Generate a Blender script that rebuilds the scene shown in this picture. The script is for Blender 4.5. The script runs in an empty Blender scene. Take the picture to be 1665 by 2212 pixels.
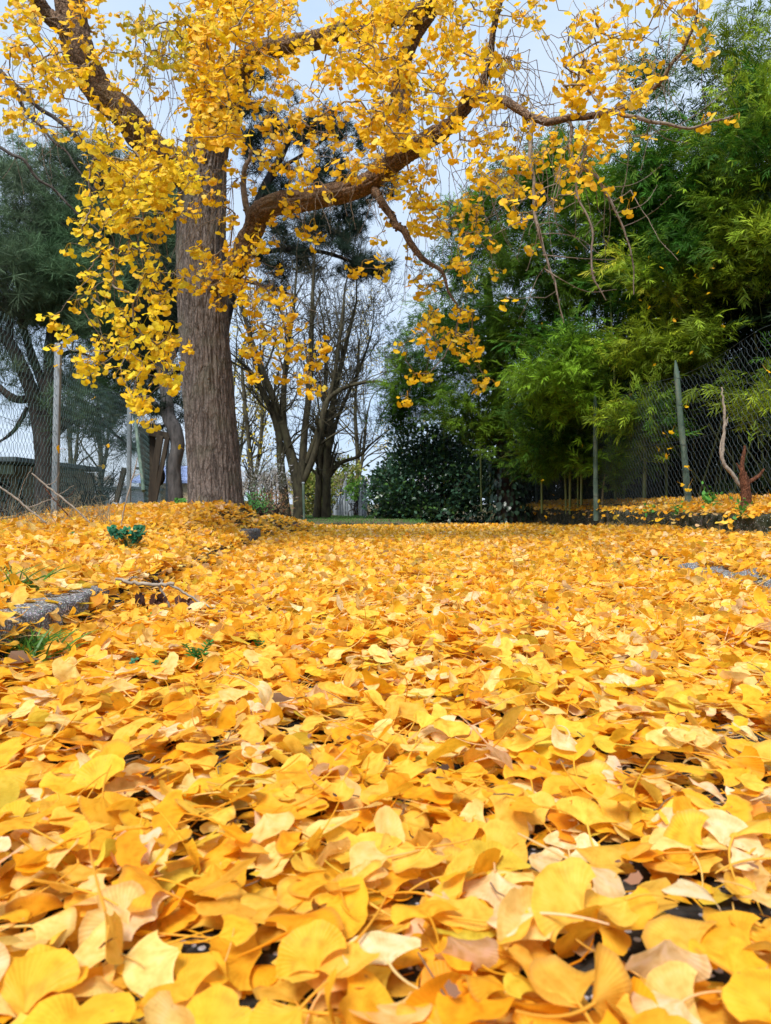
import bpy, math, random
import numpy as np
from mathutils import Vector

random.seed(7)
RNG = np.random.default_rng(11)
SC = bpy.context.scene
COL = SC.collection
F = 1535.0           # focal length in units of the 1665 x 2211 measuring frame
CX, HY, CH = 832.5, 1088.0, 0.33


def W(px, py, d):
    return np.array([(px - CX) / F * d, d, CH - (py - HY) / F * d])


def sstep(a, b, v):
    t = np.clip((np.asarray(v, float) - a) / (b - a), 0, 1)
    return t * t * (3 - 2 * t)


# ------------------------------------------------------------------ noise
def _h(i, j, k, s):
    n = (i * 374761393 + j * 668265263 + k * 2147483647 + s * 1274126177) & 0xFFFFFFFF
    n = ((n ^ (n >> 13)) * 1274126177) & 0xFFFFFFFF
    return ((n ^ (n >> 16)) & 0xFFFF) / 65535.0


def vnoise(p, s=0):
    p = np.asarray(p, float)
    i = np.floor(p).astype(np.int64)
    f = p - i
    f = f * f * (3 - 2 * f)
    r = 0
    for a in (0, 1):
        for b in (0, 1):
            for c in (0, 1):
                w = (f[:, 0] if a else 1 - f[:, 0]) * (f[:, 1] if b else 1 - f[:, 1]) * (f[:, 2] if c else 1 - f[:, 2])
                r = r + w * _h(i[:, 0] + a, i[:, 1] + b, i[:, 2] + c, s)
    return r


# ------------------------------------------------------------------ ground shape
YK = [-3, 0, 1.8, 3.6, 5.7, 6.5, 7.2, 8, 12, 20, 60]
XK = [-0.7, -0.72, -0.78, -0.94, -1.10, -1.05, -1.16, -1.5, -2.2, -3.2, -8]
YC = [-3, 1, 2, 3.2, 4, 5, 6.5, 8, 12, 20, 60]
ZC = [.12, .12, .125, .145, .17, .215, .285, .285, .22, .1, 0]
WALL_X = 2.3


def xkerb(y):
    return np.interp(y, YK, XK)


def gz(x, y):
    x = np.asarray(x, float)
    y = np.asarray(y, float)
    s = xkerb(y) - x
    crest = np.interp(y, YC, ZC)
    z = np.where(s > 0, .075 + (crest - .075) * sstep(0, np.interp(y, [4, 6, 7, 9], [.6, .28, .28, .6]), s) - .10 * sstep(1.25, 2.2, s), .075 * sstep(-.06, 0.0, s))
    r = x - 1.42
    fade = 1 - sstep(5, 11, y)
    z = z + (.038 * sstep(-.04, .05, r) + .068 * sstep(0, .85, r)) * fade
    up = np.where(x > WALL_X + .025, 1.0, 0.0) * (1 - sstep(15, 18, y))
    z = z + up * (.262 - .106 * fade + .075 * sstep(2.40, 2.66, x))
    dx, dy = (x + 1.28) / .42, (y - 8.2) / .6
    z = z + .17 * np.exp(-(dx * dx + dy * dy))
    z = z + .035 * np.exp(-(((x + 1.58) / .45) ** 2 + ((y - 6.5) / .6) ** 2))
    return z


def hit(px, py):
    lo = np.array([(px - CX) / F, 1.0, -(py - HY) / F])
    d = np.linspace(.35, 30, 6000)
    P = lo[None] * d[:, None] + np.array([0, 0, CH])
    below = P[:, 2] <= gz(P[:, 0], P[:, 1])
    k = int(np.argmax(below)) if below.any() else len(d) - 1
    return P[k]


# ------------------------------------------------------------------ mesh building
class MB:
    def __init__(self):
        self.v, self.f, self.c, self.u, self.n = [], [], [], [], 0

    def add(self, V, faces, col=None, uv=None):
        V = np.asarray(V, np.float32).reshape(-1, 3)
        for Fa in (faces if isinstance(faces, list) else [faces]):
            Fa = np.asarray(Fa, np.int64)
            if len(Fa):
                self.f.append(Fa + self.n)
        if col is None:
            col = (.5, .5, .5)
        col = np.asarray(col, np.float32)
        if col.ndim == 1:
            col = np.tile(col[:3], (len(V), 1))
        self.c.append(col)
        self.u.append(np.zeros((len(V), 3), np.float32) if uv is None else np.asarray(uv, np.float32))
        self.v.append(V)
        self.n += len(V)

    def inst(self, T, M, P, col, rnd=None):
        """template T=(V, F, UV) under N matrices M, N places P, N colours"""
        V, Fa, U = T
        N, n = len(P), len(V)
        if N == 0:
            return
        X = np.einsum('nij,vj->nvi', M, V) + P[:, None, :]
        FF = (Fa[None] + (np.arange(N) * n)[:, None, None]).reshape(-1, Fa.shape[1])
        C = np.repeat(np.asarray(col, np.float32), n, axis=0)
        UV = np.tile(U, (N, 1)).astype(np.float32)
        UV[:, 2] = np.repeat(RNG.random(N) if rnd is None else rnd, n)
        self.add(X.reshape(-1, 3), FF, C, UV)

    def segs(self, A, B, ra, rb, sides=3, col=(.5, .5, .5)):
        A, B = np.asarray(A, float), np.asarray(B, float)
        N = len(A)
        if N == 0:
            return
        ra = np.broadcast_to(np.asarray(ra, float), (N,))
        rb = np.broadcast_to(np.asarray(rb, float), (N,))
        D = B - A
        L = np.linalg.norm(D, axis=1, keepdims=True) + 1e-9
        D = D / L
        ref = np.where(np.abs(D[:, 2:3]) < .9, np.array([[0, 0, 1.]]), np.array([[1., 0, 0]]))
        X = np.cross(D, ref)
        X /= np.linalg.norm(X, axis=1, keepdims=True) + 1e-9
        Y = np.cross(D, X)
        a = np.arange(sides) / sides * 2 * math.pi
        ring = X[:, None] * np.cos(a)[None, :, None] + Y[:, None] * np.sin(a)[None, :, None]
        V = np.concatenate([A[:, None] + ring * ra[:, None, None], B[:, None] + ring * rb[:, None, None]], 1)
        k = np.arange(sides)
        q = np.stack([k, (k + 1) % sides, sides + (k + 1) % sides, sides + k], 1)
        FF = (q[None] + (np.arange(N) * 2 * sides)[:, None, None]).reshape(-1, 4)
        col = np.asarray(col, np.float32)
        if col.ndim == 2:
            col = np.repeat(col, 2 * sides, axis=0)
        self.add(V.reshape(-1, 3), FF, col)

    def tube(self, pts, rad, sides=10, col=(.5, .5, .5), amp=0.0, freq=8, caps=True, seed=0, stretch=.12):
        pts = np.asarray(pts, float)
        rad = np.asarray(rad, float)
        n = len(pts)
        T = np.gradient(pts, axis=0)
        T /= np.linalg.norm(T, axis=1, keepdims=True) + 1e-9
        x = np.cross(T[0], [0.3, 1, .2])
        x /= np.linalg.norm(x)
        ln = np.concatenate([[0], np.cumsum(np.linalg.norm(np.diff(pts, axis=0), axis=1))])
        a = np.arange(sides) / sides * 2 * math.pi
        rings = []
        for i in range(n):
            x = x - T[i] * x.dot(T[i])
            x /= np.linalg.norm(x) + 1e-9
            y = np.cross(T[i], x)
            rr = np.full(sides, rad[i])
            if amp:
                p = np.stack([np.cos(a) * freq * .5, np.sin(a) * freq * .5, np.full(sides, ln[i] / max(rad[i], .02) * stretch * freq * .3)], 1)
                p2 = p * np.array([2.1, 2.1, 2.6])
                p3 = p * np.array([4.3, 4.3, 7.0])
                w = p + (vnoise(p * .7, seed + 5)[:, None] - .5) * 1.2
                ridge = 1 - np.abs(2 * vnoise(w, seed) - 1)
                ridge2 = 1 - np.abs(2 * vnoise(p2, seed + 1) - 1)
                rr = rr + amp * (ridge - .5) + amp * .55 * (ridge2 - .5) + amp * .3 * (vnoise(p3, seed + 2) - .5)
            rings.append(pts[i] + (np.cos(a)[:, None] * x + np.sin(a)[:, None] * y) * rr[:, None])
        V = np.concatenate(rings)
        k = np.arange(sides)
        q = []
        for i in range(n - 1):
            q.append(np.stack([i * sides + k, i * sides + (k + 1) % sides, (i + 1) * sides + (k + 1) % sides, (i + 1) * sides + k], 1))
        self.add(V, np.concatenate(q), col)
        if caps:
            for ring, rev in ((rings[0], True), (rings[-1], False)):
                c = ring.mean(0)
                t = np.stack([k, (k + 1) % sides, np.full(sides, sides)], 1)
                if rev:
                    t = t[:, ::-1]
                self.add(np.vstack([ring, c]), t, col)

    def box(self, c, size, R=None, col=(.5, .5, .5), bev=.0):
        hx, hy, hz = [s / 2 for s in size]
        b = min(bev, hx * .9, hy * .9, hz * .9)
        V = []
        if b <= 0:
            V = [(sx * hx, sy * hy, sz * hz) for sz in (-1, 1) for sy in (-1, 1) for sx in (-1, 1)]
            Fq = [(0, 2, 3, 1), (4, 5, 7, 6), (0, 1, 5, 4), (2, 6, 7, 3), (0, 4, 6, 2), (1, 3, 7, 5)]
            V = np.array(V)
            faces = [np.array(Fq)]
        else:
            import bmesh
            bm = bmesh.new()
            bmesh.ops.create_cube(bm, size=1)
            for v in bm.verts:
                v.co = Vector((v.co.x * 2 * hx, v.co.y * 2 * hy, v.co.z * 2 * hz))
            bmesh.ops.bevel(bm, geom=list(bm.edges), offset=b, segments=2, affect='EDGES', profile=.5)
            bm.verts.index_update()
            V = np.array([v.co[:] for v in bm.verts])
            faces = []
            for nn in (3, 4):
                ff = [[v.index for v in f.verts] for f in bm.faces if len(f.verts) == nn]
                if ff:
                    faces.append(np.array(ff))
            bm.free()
        if R is not None:
            V = V @ np.asarray(R).T
        self.add(V + np.asarray(c), faces, col)

    def build(self, name, mat, parent=None, smooth=True, loc=None):
        me = bpy.data.meshes.new(name)
        V = np.concatenate(self.v)
        if loc is not None:
            V = V - np.asarray(loc, np.float32)
        me.vertices.add(len(V))
        me.vertices.foreach_set('co', V.astype(np.float32).ravel())
        nl = sum(f.size for f in self.f)
        npol = sum(len(f) for f in self.f)
        me.loops.add(nl)
        me.loops.foreach_set('vertex_index', np.concatenate([f.ravel() for f in self.f]).astype(np.int32))
        me.polygons.add(npol)
        tot = np.concatenate([np.full(len(f), f.shape[1]) for f in self.f])
        me.polygons.foreach_set('loop_start', (np.cumsum(tot) - tot).astype(np.int32))
        me.polygons.foreach_set('use_smooth', np.full(npol, bool(smooth)))
        me.update(calc_edges=True)
        C = np.concatenate(self.c)
        at = me.attributes.new('tint', 'FLOAT_COLOR', 'POINT')
        at.data.foreach_set('color', np.concatenate([C, np.ones((len(C), 1), np.float32)], 1).ravel())
        at = me.attributes.new('leafuv', 'FLOAT_VECTOR', 'POINT')
        at.data.foreach_set('vector', np.concatenate(self.u).ravel())
        me.materials.append(mat)
        o = bpy.data.objects.new(name, me)
        COL.objects.link(o)
        if parent is not None:
            o.parent = parent
            if loc is not None:
                o.location = loc
        elif loc is not None:
            o.location = loc
        return o


def tag(o, label=None, cat=None, group=None, kind=None):
    if label:
        o['label'] = label
    if cat:
        o['category'] = cat
    if group:
        o['group'] = group
    if kind:
        o['kind'] = kind
    return o


def thing(name, label, cat, group=None):
    o = bpy.data.objects.new(name, None)
    COL.objects.link(o)
    o.empty_display_size = .1
    return tag(o, label, cat, group)


def ground_root(o, p):
    """move a root Empty to p while its children's meshes stay in world coordinates"""
    p = Vector([float(a) for a in p])
    o.location = p
    for c in o.children:
        c.location = c.location - p
    return o


# ------------------------------------------------------------------ materials
def mat(name):
    m = bpy.data.materials.new(name)
    m.use_nodes = True
    m.node_tree.nodes.clear()
    return m, m.node_tree.nodes, m.node_tree.links


def N(ns, t, **kw):
    n = ns.new(t)
    for k, v in kw.items():
        if k.startswith('_'):
            setattr(n, k[1:], v)
        else:
            n.inputs[k.replace('__', ' ')].default_value = v
    return n


def ramp(ns, stops):
    r = ns.new('ShaderNodeValToRGB')
    e = r.color_ramp.elements
    while len(e) < len(stops):
        e.new(.5)
    for a, (p, c) in zip(e, stops):
        a.position = p
        a.color = (c[0], c[1], c[2], 1) if not isinstance(c, (int, float)) else (c, c, c, 1)
    return r


def math_n(ns, ls, op, a, b=None, c=None):
    m = ns.new('ShaderNodeMath')
    m.operation = op
    for i, v in enumerate((a, b, c)):
        if v is None:
            continue
        if isinstance(v, (int, float)):
            m.inputs[i].default_value = v
        else:
            ls.new(v, m.inputs[i])
    return m.outputs[0]


def mixc(ns, ls, fac, a, b, blend='MIX'):
    m = ns.new('ShaderNodeMix')
    m.data_type = 'RGBA'
    m.blend_type = blend
    for i, v in ((0, fac), (6, a), (7, b)):
        if isinstance(v, (int, float)):
            m.inputs[i].default_value = v
        elif isinstance(v, tuple):
            m.inputs[i].default_value = (*v[:3], 1)
        else:
            ls.new(v, m.inputs[i])
    return m.outputs[2]


def ginkgo_material():
    m, ns, ls = mat('ginkgo_leaf')
    out = ns.new('ShaderNodeOutputMaterial')
    at = N(ns, 'ShaderNodeAttribute', _attribute_name='tint')
    uv = N(ns, 'ShaderNodeAttribute', _attribute_name='leafuv')
    sp = ns.new('ShaderNodeSeparateXYZ')
    ls.new(uv.outputs['Vector'], sp.inputs[0])
    t, r, q = sp.outputs
    # radiating veins
    ph = math_n(ns, ls, 'MULTIPLY', t, 75.0)
    vein = math_n(ns, ls, 'SINE', ph)
    # per-leaf blotches
    cv = ns.new('ShaderNodeCombineXYZ')
    ls.new(math_n(ns, ls, 'MULTIPLY', t, 1.6), cv.inputs[0])
    ls.new(math_n(ns, ls, 'MULTIPLY', r, 2.4), cv.inputs[1])
    ls.new(math_n(ns, ls, 'MULTIPLY', q, 97.0), cv.inputs[2])
    no = N(ns, 'ShaderNodeTexNoise', Scale=1.6, Detail=3.0)
    ls.new(cv.outputs[0], no.inputs['Vector'])
    no2 = N(ns, 'ShaderNodeTexNoise', Scale=4.5, Detail=2.0)
    ls.new(cv.outputs[0], no2.inputs['Vector'])
    base = at.outputs['Color']
    hue = ramp(ns, [(.3, (.82, .74, .6)), (.5, (1, 1, 1)), (.72, (1.1, 1.12, 1.5))])
    ls.new(no.outputs['Fac'], hue.inputs[0])
    c1 = mixc(ns, ls, 1.0, base, hue.outputs[0], 'MULTIPLY')
    spot = ramp(ns, [(.70, 0.0), (.76, 1.0)])
    ls.new(no2.outputs['Fac'], spot.inputs[0])
    on = math_n(ns, ls, 'GREATER_THAN', q, .72)
    sf = math_n(ns, ls, 'MULTIPLY', math_n(ns, ls, 'MULTIPLY', spot.outputs[0], on), .6)
    c2 = mixc(ns, ls, sf, c1, (.23, .10, .04))
    # dry brownish rim on some leaves
    rim = ramp(ns, [(.86, 0.0), (.99, 1.0)])
    ls.new(r, rim.inputs[0])
    on2 = math_n(ns, ls, 'LESS_THAN', q, .22)
    c3 = mixc(ns, ls, math_n(ns, ls, 'MULTIPLY', math_n(ns, ls, 'MULTIPLY', rim.outputs[0], on2), .45), c2, (.42, .2, .06))
    vm = math_n(ns, ls, 'MULTIPLY_ADD', vein, .024, .985)
    cc = ns.new('ShaderNodeCombineColor')
    for i in range(3):
        ls.new(vm, cc.inputs[i])
    c4 = mixc(ns, ls, 1.0, c3, cc.outputs[0], 'MULTIPLY')
    bump = N(ns, 'ShaderNodeBump', Strength=.16, Distance=.0008)
    ls.new(vein, bump.inputs['Height'])
    p = N(ns, 'ShaderNodeBsdfPrincipled', Roughness=.5)
    p.inputs['Specular IOR Level'].default_value = .2
    ls.new(c4, p.inputs['Base Color'])
    ls.new(bump.outputs[0], p.inputs['Normal'])
    tr = ns.new('ShaderNodeBsdfTranslucent')
    ls.new(c4, tr.inputs['Color'])
    mx = N(ns, 'ShaderNodeMixShader')
    mx.inputs[0].default_value = .46
    ls.new(p.outputs[0], mx.inputs[1])
    ls.new(tr.outputs[0], mx.inputs[2])
    ls.new(mx.outputs[0], out.inputs[0])
    return m


def foliage_material(name, rough=.6, trans=.3, spec=.15):
    m, ns, ls = mat(name)
    out = ns.new('ShaderNodeOutputMaterial')
    at = N(ns, 'ShaderNodeAttribute', _attribute_name='tint')
    p = N(ns, 'ShaderNodeBsdfPrincipled', Roughness=rough)
    p.inputs['Specular IOR Level'].default_value = spec
    ls.new(at.outputs['Color'], p.inputs['Base Color'])
    tr = ns.new('ShaderNodeBsdfTranslucent')
    ls.new(at.outputs['Color'], tr.inputs['Color'])
    mx = N(ns, 'ShaderNodeMixShader')
    mx.inputs[0].default_value = trans
    ls.new(p.outputs[0], mx.inputs[1])
    ls.new(tr.outputs[0], mx.inputs[2])
    ls.new(mx.outputs[0], out.inputs[0])
    return m


def surface(name, c0, c1, scale=8, rough=.8, bump=.3, stretch=(1, 1, 1), detail=6, c2=None, spots=None, dist=.01, spec=.3, metal=0.0, tint=False):
    """two or three colours mixed by noise with bump; spots=(scale, threshold, colour)"""
    m, ns, ls = mat(name)
    out = ns.new('ShaderNodeOutputMaterial')
    tc = ns.new('ShaderNodeTexCoord')
    mp = ns.new('ShaderNodeMapping')
    mp.inputs['Scale'].default_value = stretch
    ls.new(tc.outputs['Object'], mp.inputs[0])
    no = N(ns, 'ShaderNodeTexNoise', Scale=scale, Detail=float(detail), Roughness=.62)
    ls.new(mp.outputs[0], no.inputs['Vector'])
    st = [(.32, c0), (.68, c1)] if c2 is None else [(.3, c0), (.52, c1), (.72, c2)]
    r = ramp(ns, st)
    ls.new(no.outputs['Fac'], r.inputs[0])
    col = r.outputs[0]
    h = no.outputs['Fac']
    if spots:
        vo = N(ns, 'ShaderNodeTexVoronoi', Scale=spots[0])
        ls.new(mp.outputs[0], vo.inputs['Vector'])
        rr = ramp(ns, [(spots[1], 1.0), (spots[1] + .14, 0.0)])
        ls.new(vo.outputs['Distance'], rr.inputs[0])
        hue = mixc(ns, ls, 1.0, spots[2], vo.outputs['Color'], 'OVERLAY')
        hv = ns.new('ShaderNodeHueSaturation')
        hv.inputs['Saturation'].default_value = .25
        ls.new(hue, hv.inputs['Color'])
        col = mixc(ns, ls, rr.outputs[0], col, hv.outputs[0])
        h = math_n(ns, ls, 'ADD', math_n(ns, ls, 'MULTIPLY', rr.outputs[0], .8), h)
    if tint:
        at = N(ns, 'ShaderNodeAttribute', _attribute_name='tint')
        col = mixc(ns, ls, 1.0, col, at.outputs['Color'], 'MULTIPLY')
    b = N(ns, 'ShaderNodeBump', Strength=bump, Distance=dist)
    ls.new(h, b.inputs['Height'])
    p = N(ns, 'ShaderNodeBsdfPrincipled', Roughness=rough, Metallic=metal)
    p.inputs['Specular IOR Level'].default_value = spec
    ls.new(col, p.inputs['Base Color'])
    ls.new(b.outputs[0], p.inputs['Normal'])
    ls.new(p.outputs[0], out.inputs[0])
    return m


def bark(name, dark, mid, light, scale, stretch):
    """furrowed bark: warped long plates parted by dark cracks, mottled with lichen"""
    m, ns, ls = mat(name)
    out = ns.new('ShaderNodeOutputMaterial')
    tc = ns.new('ShaderNodeTexCoord')
    mp = ns.new('ShaderNodeMapping')
    mp.inputs['Scale'].default_value = stretch
    ls.new(tc.outputs['Object'], mp.inputs[0])
    wn = N(ns, 'ShaderNodeTexNoise', Scale=scale * .55, Detail=4.0)
    ls.new(mp.outputs[0], wn.inputs['Vector'])
    vm = ns.new('ShaderNodeVectorMath')
    vm.operation = 'MULTIPLY_ADD'
    vm.inputs[1].default_value = (.09, .09, .09)
    ls.new(wn.outputs['Color'], vm.inputs[0])
    ls.new(mp.outputs[0], vm.inputs[2])
    vo = N(ns, 'ShaderNodeTexVoronoi', Scale=float(scale))
    vo.feature = 'DISTANCE_TO_EDGE'
    ls.new(vm.outputs[0], vo.inputs['Vector'])
    fine = N(ns, 'ShaderNodeTexNoise', Scale=scale * 3.2, Detail=9.0, Roughness=.7)
    mp2 = ns.new('ShaderNodeMapping')
    mp2.inputs['Scale'].default_value = (stretch[0], stretch[1], min(1, stretch[2] * 3))
    ls.new(tc.outputs['Object'], mp2.inputs[0])
    ls.new(mp2.outputs[0], fine.inputs['Vector'])
    big = N(ns, 'ShaderNodeTexNoise', Scale=3.5, Detail=4.0)
    ls.new(tc.outputs['Object'], big.inputs['Vector'])
    crack = ramp(ns, [(.0, 0.0), (.16, 1.0)])
    ls.new(vo.outputs['Distance'], crack.inputs[0])
    h = math_n(ns, ls, 'MULTIPLY_ADD', fine.outputs['Fac'], .75, math_n(ns, ls, 'MULTIPLY', crack.outputs[0], .55))
    body = ramp(ns, [(.30, dark), (.5, mid), (.72, light)])
    ls.new(fine.outputs['Fac'], body.inputs[0])
    c = mixc(ns, ls, math_n(ns, ls, 'MULTIPLY_ADD', crack.outputs[0], -.7, .7), body.outputs[0], dark)
    lich = ramp(ns, [(.52, 0.0), (.66, .45)])
    ls.new(big.outputs['Fac'], lich.inputs[0])
    c = mixc(ns, ls, lich.outputs[0], c, (mid[0] * .9, mid[1] * 1.05, mid[2] * .85))
    bp = N(ns, 'ShaderNodeBump', Strength=.75, Distance=.018)
    ls.new(h, bp.inputs['Height'])
    p = N(ns, 'ShaderNodeBsdfPrincipled', Roughness=.95)
    p.inputs['Specular IOR Level'].default_value = .15
    ls.new(c, p.inputs['Base Color'])
    ls.new(bp.outputs[0], p.inputs['Normal'])
    ls.new(p.outputs[0], out.inputs[0])
    return m


M_GINK = ginkgo_material()
M_BARK = bark('ginkgo_bark', (.050, .041, .036), (.165, .136, .120), (.30, .25, .222), 25, (1, 1, .19))
M_LIMB = bark('limb_bark', (.045, .030, .020), (.21, .13, .08), (.34, .225, .145), 30, (1, 1, 1))
M_DARKLIMB = surface('dark_limb_bark', (.03, .026, .024), (.10, .088, .08), scale=30, rough=.9, bump=.4)
M_TWIG = surface('twig_bark', (.10, .075, .055), (.26, .2, .15), scale=40, rough=.85, bump=.1)
M_PALE_TWIG = surface('dry_twig', (.17, .135, .105), (.33, .28, .22), scale=60, rough=.8, bump=.2, dist=.002)
M_PINEBARK = surface('pine_bark', (.013, .010, .009), (.052, .041, .036), scale=22, stretch=(1, 1, .35), rough=.95, bump=.5)
M_GREYBARK = surface('grey_bark', (.03, .028, .027), (.10, .092, .09), scale=22, stretch=(1, 1, .3), rough=.95, bump=.4)
M_BAREBARK = surface('bare_tree_bark', (.018, .016, .011), (.062, .054, .032), scale=14, stretch=(1, 1, .4), rough=.95, bump=.4, c2=(.09, .09, .045))
M_NEEDLE = foliage_material('pine_needle', .65, .12, .12)
M_BAMBOO = foliage_material('bamboo_leaf', .55, .35, .14)
M_LAUREL = foliage_material('laurel_leaf', .3, .12, .5)
M_SHRUB = foliage_material('shrub_leaf', .55, .3, .25)
M_GRASS = foliage_material('grass_blade', .5, .3, .3)
M_CULM = surface('bamboo_culm', (.10, .15, .03), (.24, .27, .08), scale=9, stretch=(1, 1, .3), rough=.45, bump=.05, spec=.45)
M_DRYCULM = surface('dry_culm', (.34, .24, .09), (.5, .38, .17), scale=14, stretch=(1, 1, .2), rough=.7, bump=.2)
M_ASPHALT = surface('asphalt', (.010, .010, .012), (.035, .034, .036), scale=70, rough=.75, bump=.6, dist=.004, spots=(120, .22, (.25, .24, .25)))
M_KERB = surface('pebble_concrete', (.06, .055, .055), (.17, .16, .155), scale=40, rough=.9, bump=1.0, dist=.008, spots=(165, .38, (.27, .25, .245)))
M_WALL = surface('mossy_concrete', (.008, .013, .004), (.040, .042, .024), scale=13, rough=.95, bump=1.0, dist=.02, detail=9, c2=(.12, .11, .09), spots=(60, .16, (.20, .19, .16)), spec=.1)
M_POST = surface('galvanised_post', (.14, .165, .185), (.27, .30, .325), scale=16, stretch=(1, 1, .2), rough=.55, bump=.1, metal=.15)
M_GPOST = surface('green_post', (.03, .065, .045), (.10, .15, .115), scale=18, stretch=(1, 1, .35), rough=.7, bump=.25, c2=(.19, .22, .17))
M_WIRE = surface('coated_wire', (.018, .05, .052), (.05, .10, .10), scale=30, rough=.5, bump=.0)
M_WIRE2 = surface('dark_wire', (.02, .032, .04), (.055, .075, .085), scale=30, rough=.5, bump=.0)
M_WOOD = surface('weathered_wood', (.016, .012, .009), (.058, .044, .029), scale=20, stretch=(1, 1, .12), rough=.9, bump=.4)
M_RUBBER = surface('black_rubber', (.008, .008, .009), (.02, .02, .022), scale=30, rough=.7, bump=.2)
M_ROOF = surface('dark_roof', (.03, .045, .05), (.07, .09, .095), scale=6, rough=.6, bump=.1)
M_FASCIA = surface('pale_fascia', (.17, .22, .15), (.25, .30, .21), scale=5, rough=.7, bump=.1)
M_BEIGE = surface('beige_render', (.12, .095, .06), (.20, .16, .105), scale=3, rough=.9, bump=.2)
M_SAND = surface('sand_render', (.50, .38, .22), (.62, .48, .30), scale=2, rough=.9, bump=.2)
M_BLUEROOF = surface('blue_roof', (.20, .27, .50), (.30, .37, .62), scale=2, rough=.6, bump=.1)
M_PALEWALL = surface('pale_wall', (.40, .41, .43), (.52, .53, .55), scale=1.5, rough=.9, bump=.2)
M_DARK = surface('opening_shade', (.008, .008, .009), (.015, .015, .016), scale=3, rough=.8, bump=.0)
M_STUMP = bark('red_stump', (.03, .012, .008), (.16, .06, .03), (.28, .15, .09), 60, (1, 1, .3))
M_POD = surface('dried_pod', (.05, .022, .016), (.13, .06, .045), scale=60, rough=.6, bump=.3, dist=.003)
M_CRUMB = foliage_material('leaf_crumb', .7, .1, .2)
M_SOIL = surface('soil', (.035, .026, .016), (.10, .075, .04), scale=5, rough=.95, bump=.5, dist=.03, c2=(.10, .12, .03))

# ------------------------------------------------------------------ leaf templates
def leaf_template(na, nr, rs, curl, phi, ruf, ph, cleft, half, petiole=0, split=False, lop=0.0):
    t = np.linspace(-1, 1, na)
    r = np.linspace(.07, 1, nr)
    tt, rr = np.meshgrid(t, r, indexing='xy')      # nr x na
    rout = 1 - .06 * tt ** 2 - .20 * np.abs(tt) ** 8 - cleft * np.exp(-(tt / .09) ** 2) + .022 * np.sin(9 * tt + ph) + .016 * np.sin(17 * tt + 2 * ph) + lop * tt
    rad = rr * (1 + (rout - 1) * rr ** 1.5)
    th = np.radians(half) * tt * (.42 + .58 * rr ** .75)
    x, y = rad * np.sin(th), rad * np.cos(th)
    y = y - .05 * np.abs(tt) ** 2 * rr
    z = ruf * np.sin(2.2 * math.pi * tt + ph) * rr ** 2 + .04 * np.sin(5 * tt + 3 * ph) * rr
    def bend(x, y, z):
        u = x * math.cos(phi) + (y - .4) * math.sin(phi)
        v = -x * math.sin(phi) + (y - .4) * math.cos(phi)
        k = curl if abs(curl) > 1e-3 else 1e-3
        u2 = np.sin(k * u) / k - z * np.sin(k * u) * .6
        z2 = (1 - np.cos(k * u)) / k + z * np.cos(k * u)
        return u2 * math.cos(phi) - v * math.sin(phi), u2 * math.sin(phi) + v * math.cos(phi) + .4, z2
    x, y, z = bend(x, y, z)
    V = np.stack([x.ravel(), y.ravel(), z.ravel()], 1)
    U = np.stack([tt.ravel(), rr.ravel(), np.zeros(tt.size)], 1)
    q = []
    for j in range(nr - 1):
        for i in range(na - 1):
            a = j * na + i
            q.append((a, a + 1, a + na + 1, a + na))
    Fq = np.array(q)
    stalk = None
    if petiole:
        n = petiole + 1
        s = np.linspace(0, 1, n)
        L = rs.uniform(.9, 1.5)
        px = rs.uniform(-.35, .35) * s ** 2
        pz = rs.uniform(-.12, .35) * s ** 2
        py = .1 - s * L * (1 - .15 * s)
        b = V[:na].mean(0)
        P = np.stack([b[0] + px, b[1] - .03 + py - .1, b[2] + pz], 1)
        P[0] = V[:na].mean(0) + np.array([0, .05, -.01])
        mb = MB()
        mb.tube(P, np.linspace(.029, .016, n), sides=4, caps=False)
        sv = np.concatenate(mb.v)
        sf = np.concatenate(mb.f)
        su = np.tile(np.array([[0, .3, 0]]), (len(sv), 1))
        stalk = (sv, sf, su)
        if not split:
            Fq = np.concatenate([Fq, sf + len(V)])
            V = np.concatenate([V, sv])
            U = np.concatenate([U, su])
    if split:
        return (V, Fq, U), stalk
    return (V, Fq, U)


def leaf_set(count, na, nr, petiole, seed, split=False, cr=.55):
    rs = np.random.default_rng(seed)
    L = []
    for i in range(count):
        curl = rs.normal(0, cr)
        if i % 5 == 0:
            curl = rs.choice([-1, 1]) * rs.uniform(.9, 1.8)
        L.append(leaf_template(na, nr, rs, curl, rs.uniform(0, math.pi), rs.uniform(.008, .065), rs.uniform(0, 6), rs.choice([0, .03, .08, .26]), rs.uniform(50, 80), petiole, split, rs.uniform(-.08, .08)))
    return L


def leaf_colours(n, kind='ground'):
    if kind == 'ground':
        pal = np.array([(.92, .465, .028), (.93, .515, .062), (.94, .595, .18), (.91, .39, .014), (.94, .64, .32), (.74, .54, .05), (.70, .28, .012)])
        pr = np.array([.30, .31, .18, .08, .07, .04, .02])
    elif kind == 'shaded_olive':  # duller yellows: shade of the underlit crown put into the leaf colour
        pal = np.array([(.70, .50, .02), (.52, .45, .02), (.78, .48, .015), (.60, .42, .015)])
        pr = np.array([.3, .25, .25, .2])
    elif kind == 'lime':
        pal = np.array([(.90, .62, .02), (.80, .64, .03), (.90, .55, .015), (.86, .56, .01)])
        pr = np.array([.35, .25, .25, .15])
    else:
        pal = np.array([(.93, .55, .008), (.92, .48, .005), (.93, .60, .02), (.93, .66, .09)])
        pr = np.array([.45, .3, .18, .07])
    k = RNG.choice(len(pal), n, p=pr / pr.sum())
    c = pal[k] * RNG.normal(1, .06, (n, 1)) * (1 + RNG.normal(0, .03, (n, 3)))
    return np.clip(c, .003, .88), k


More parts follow.
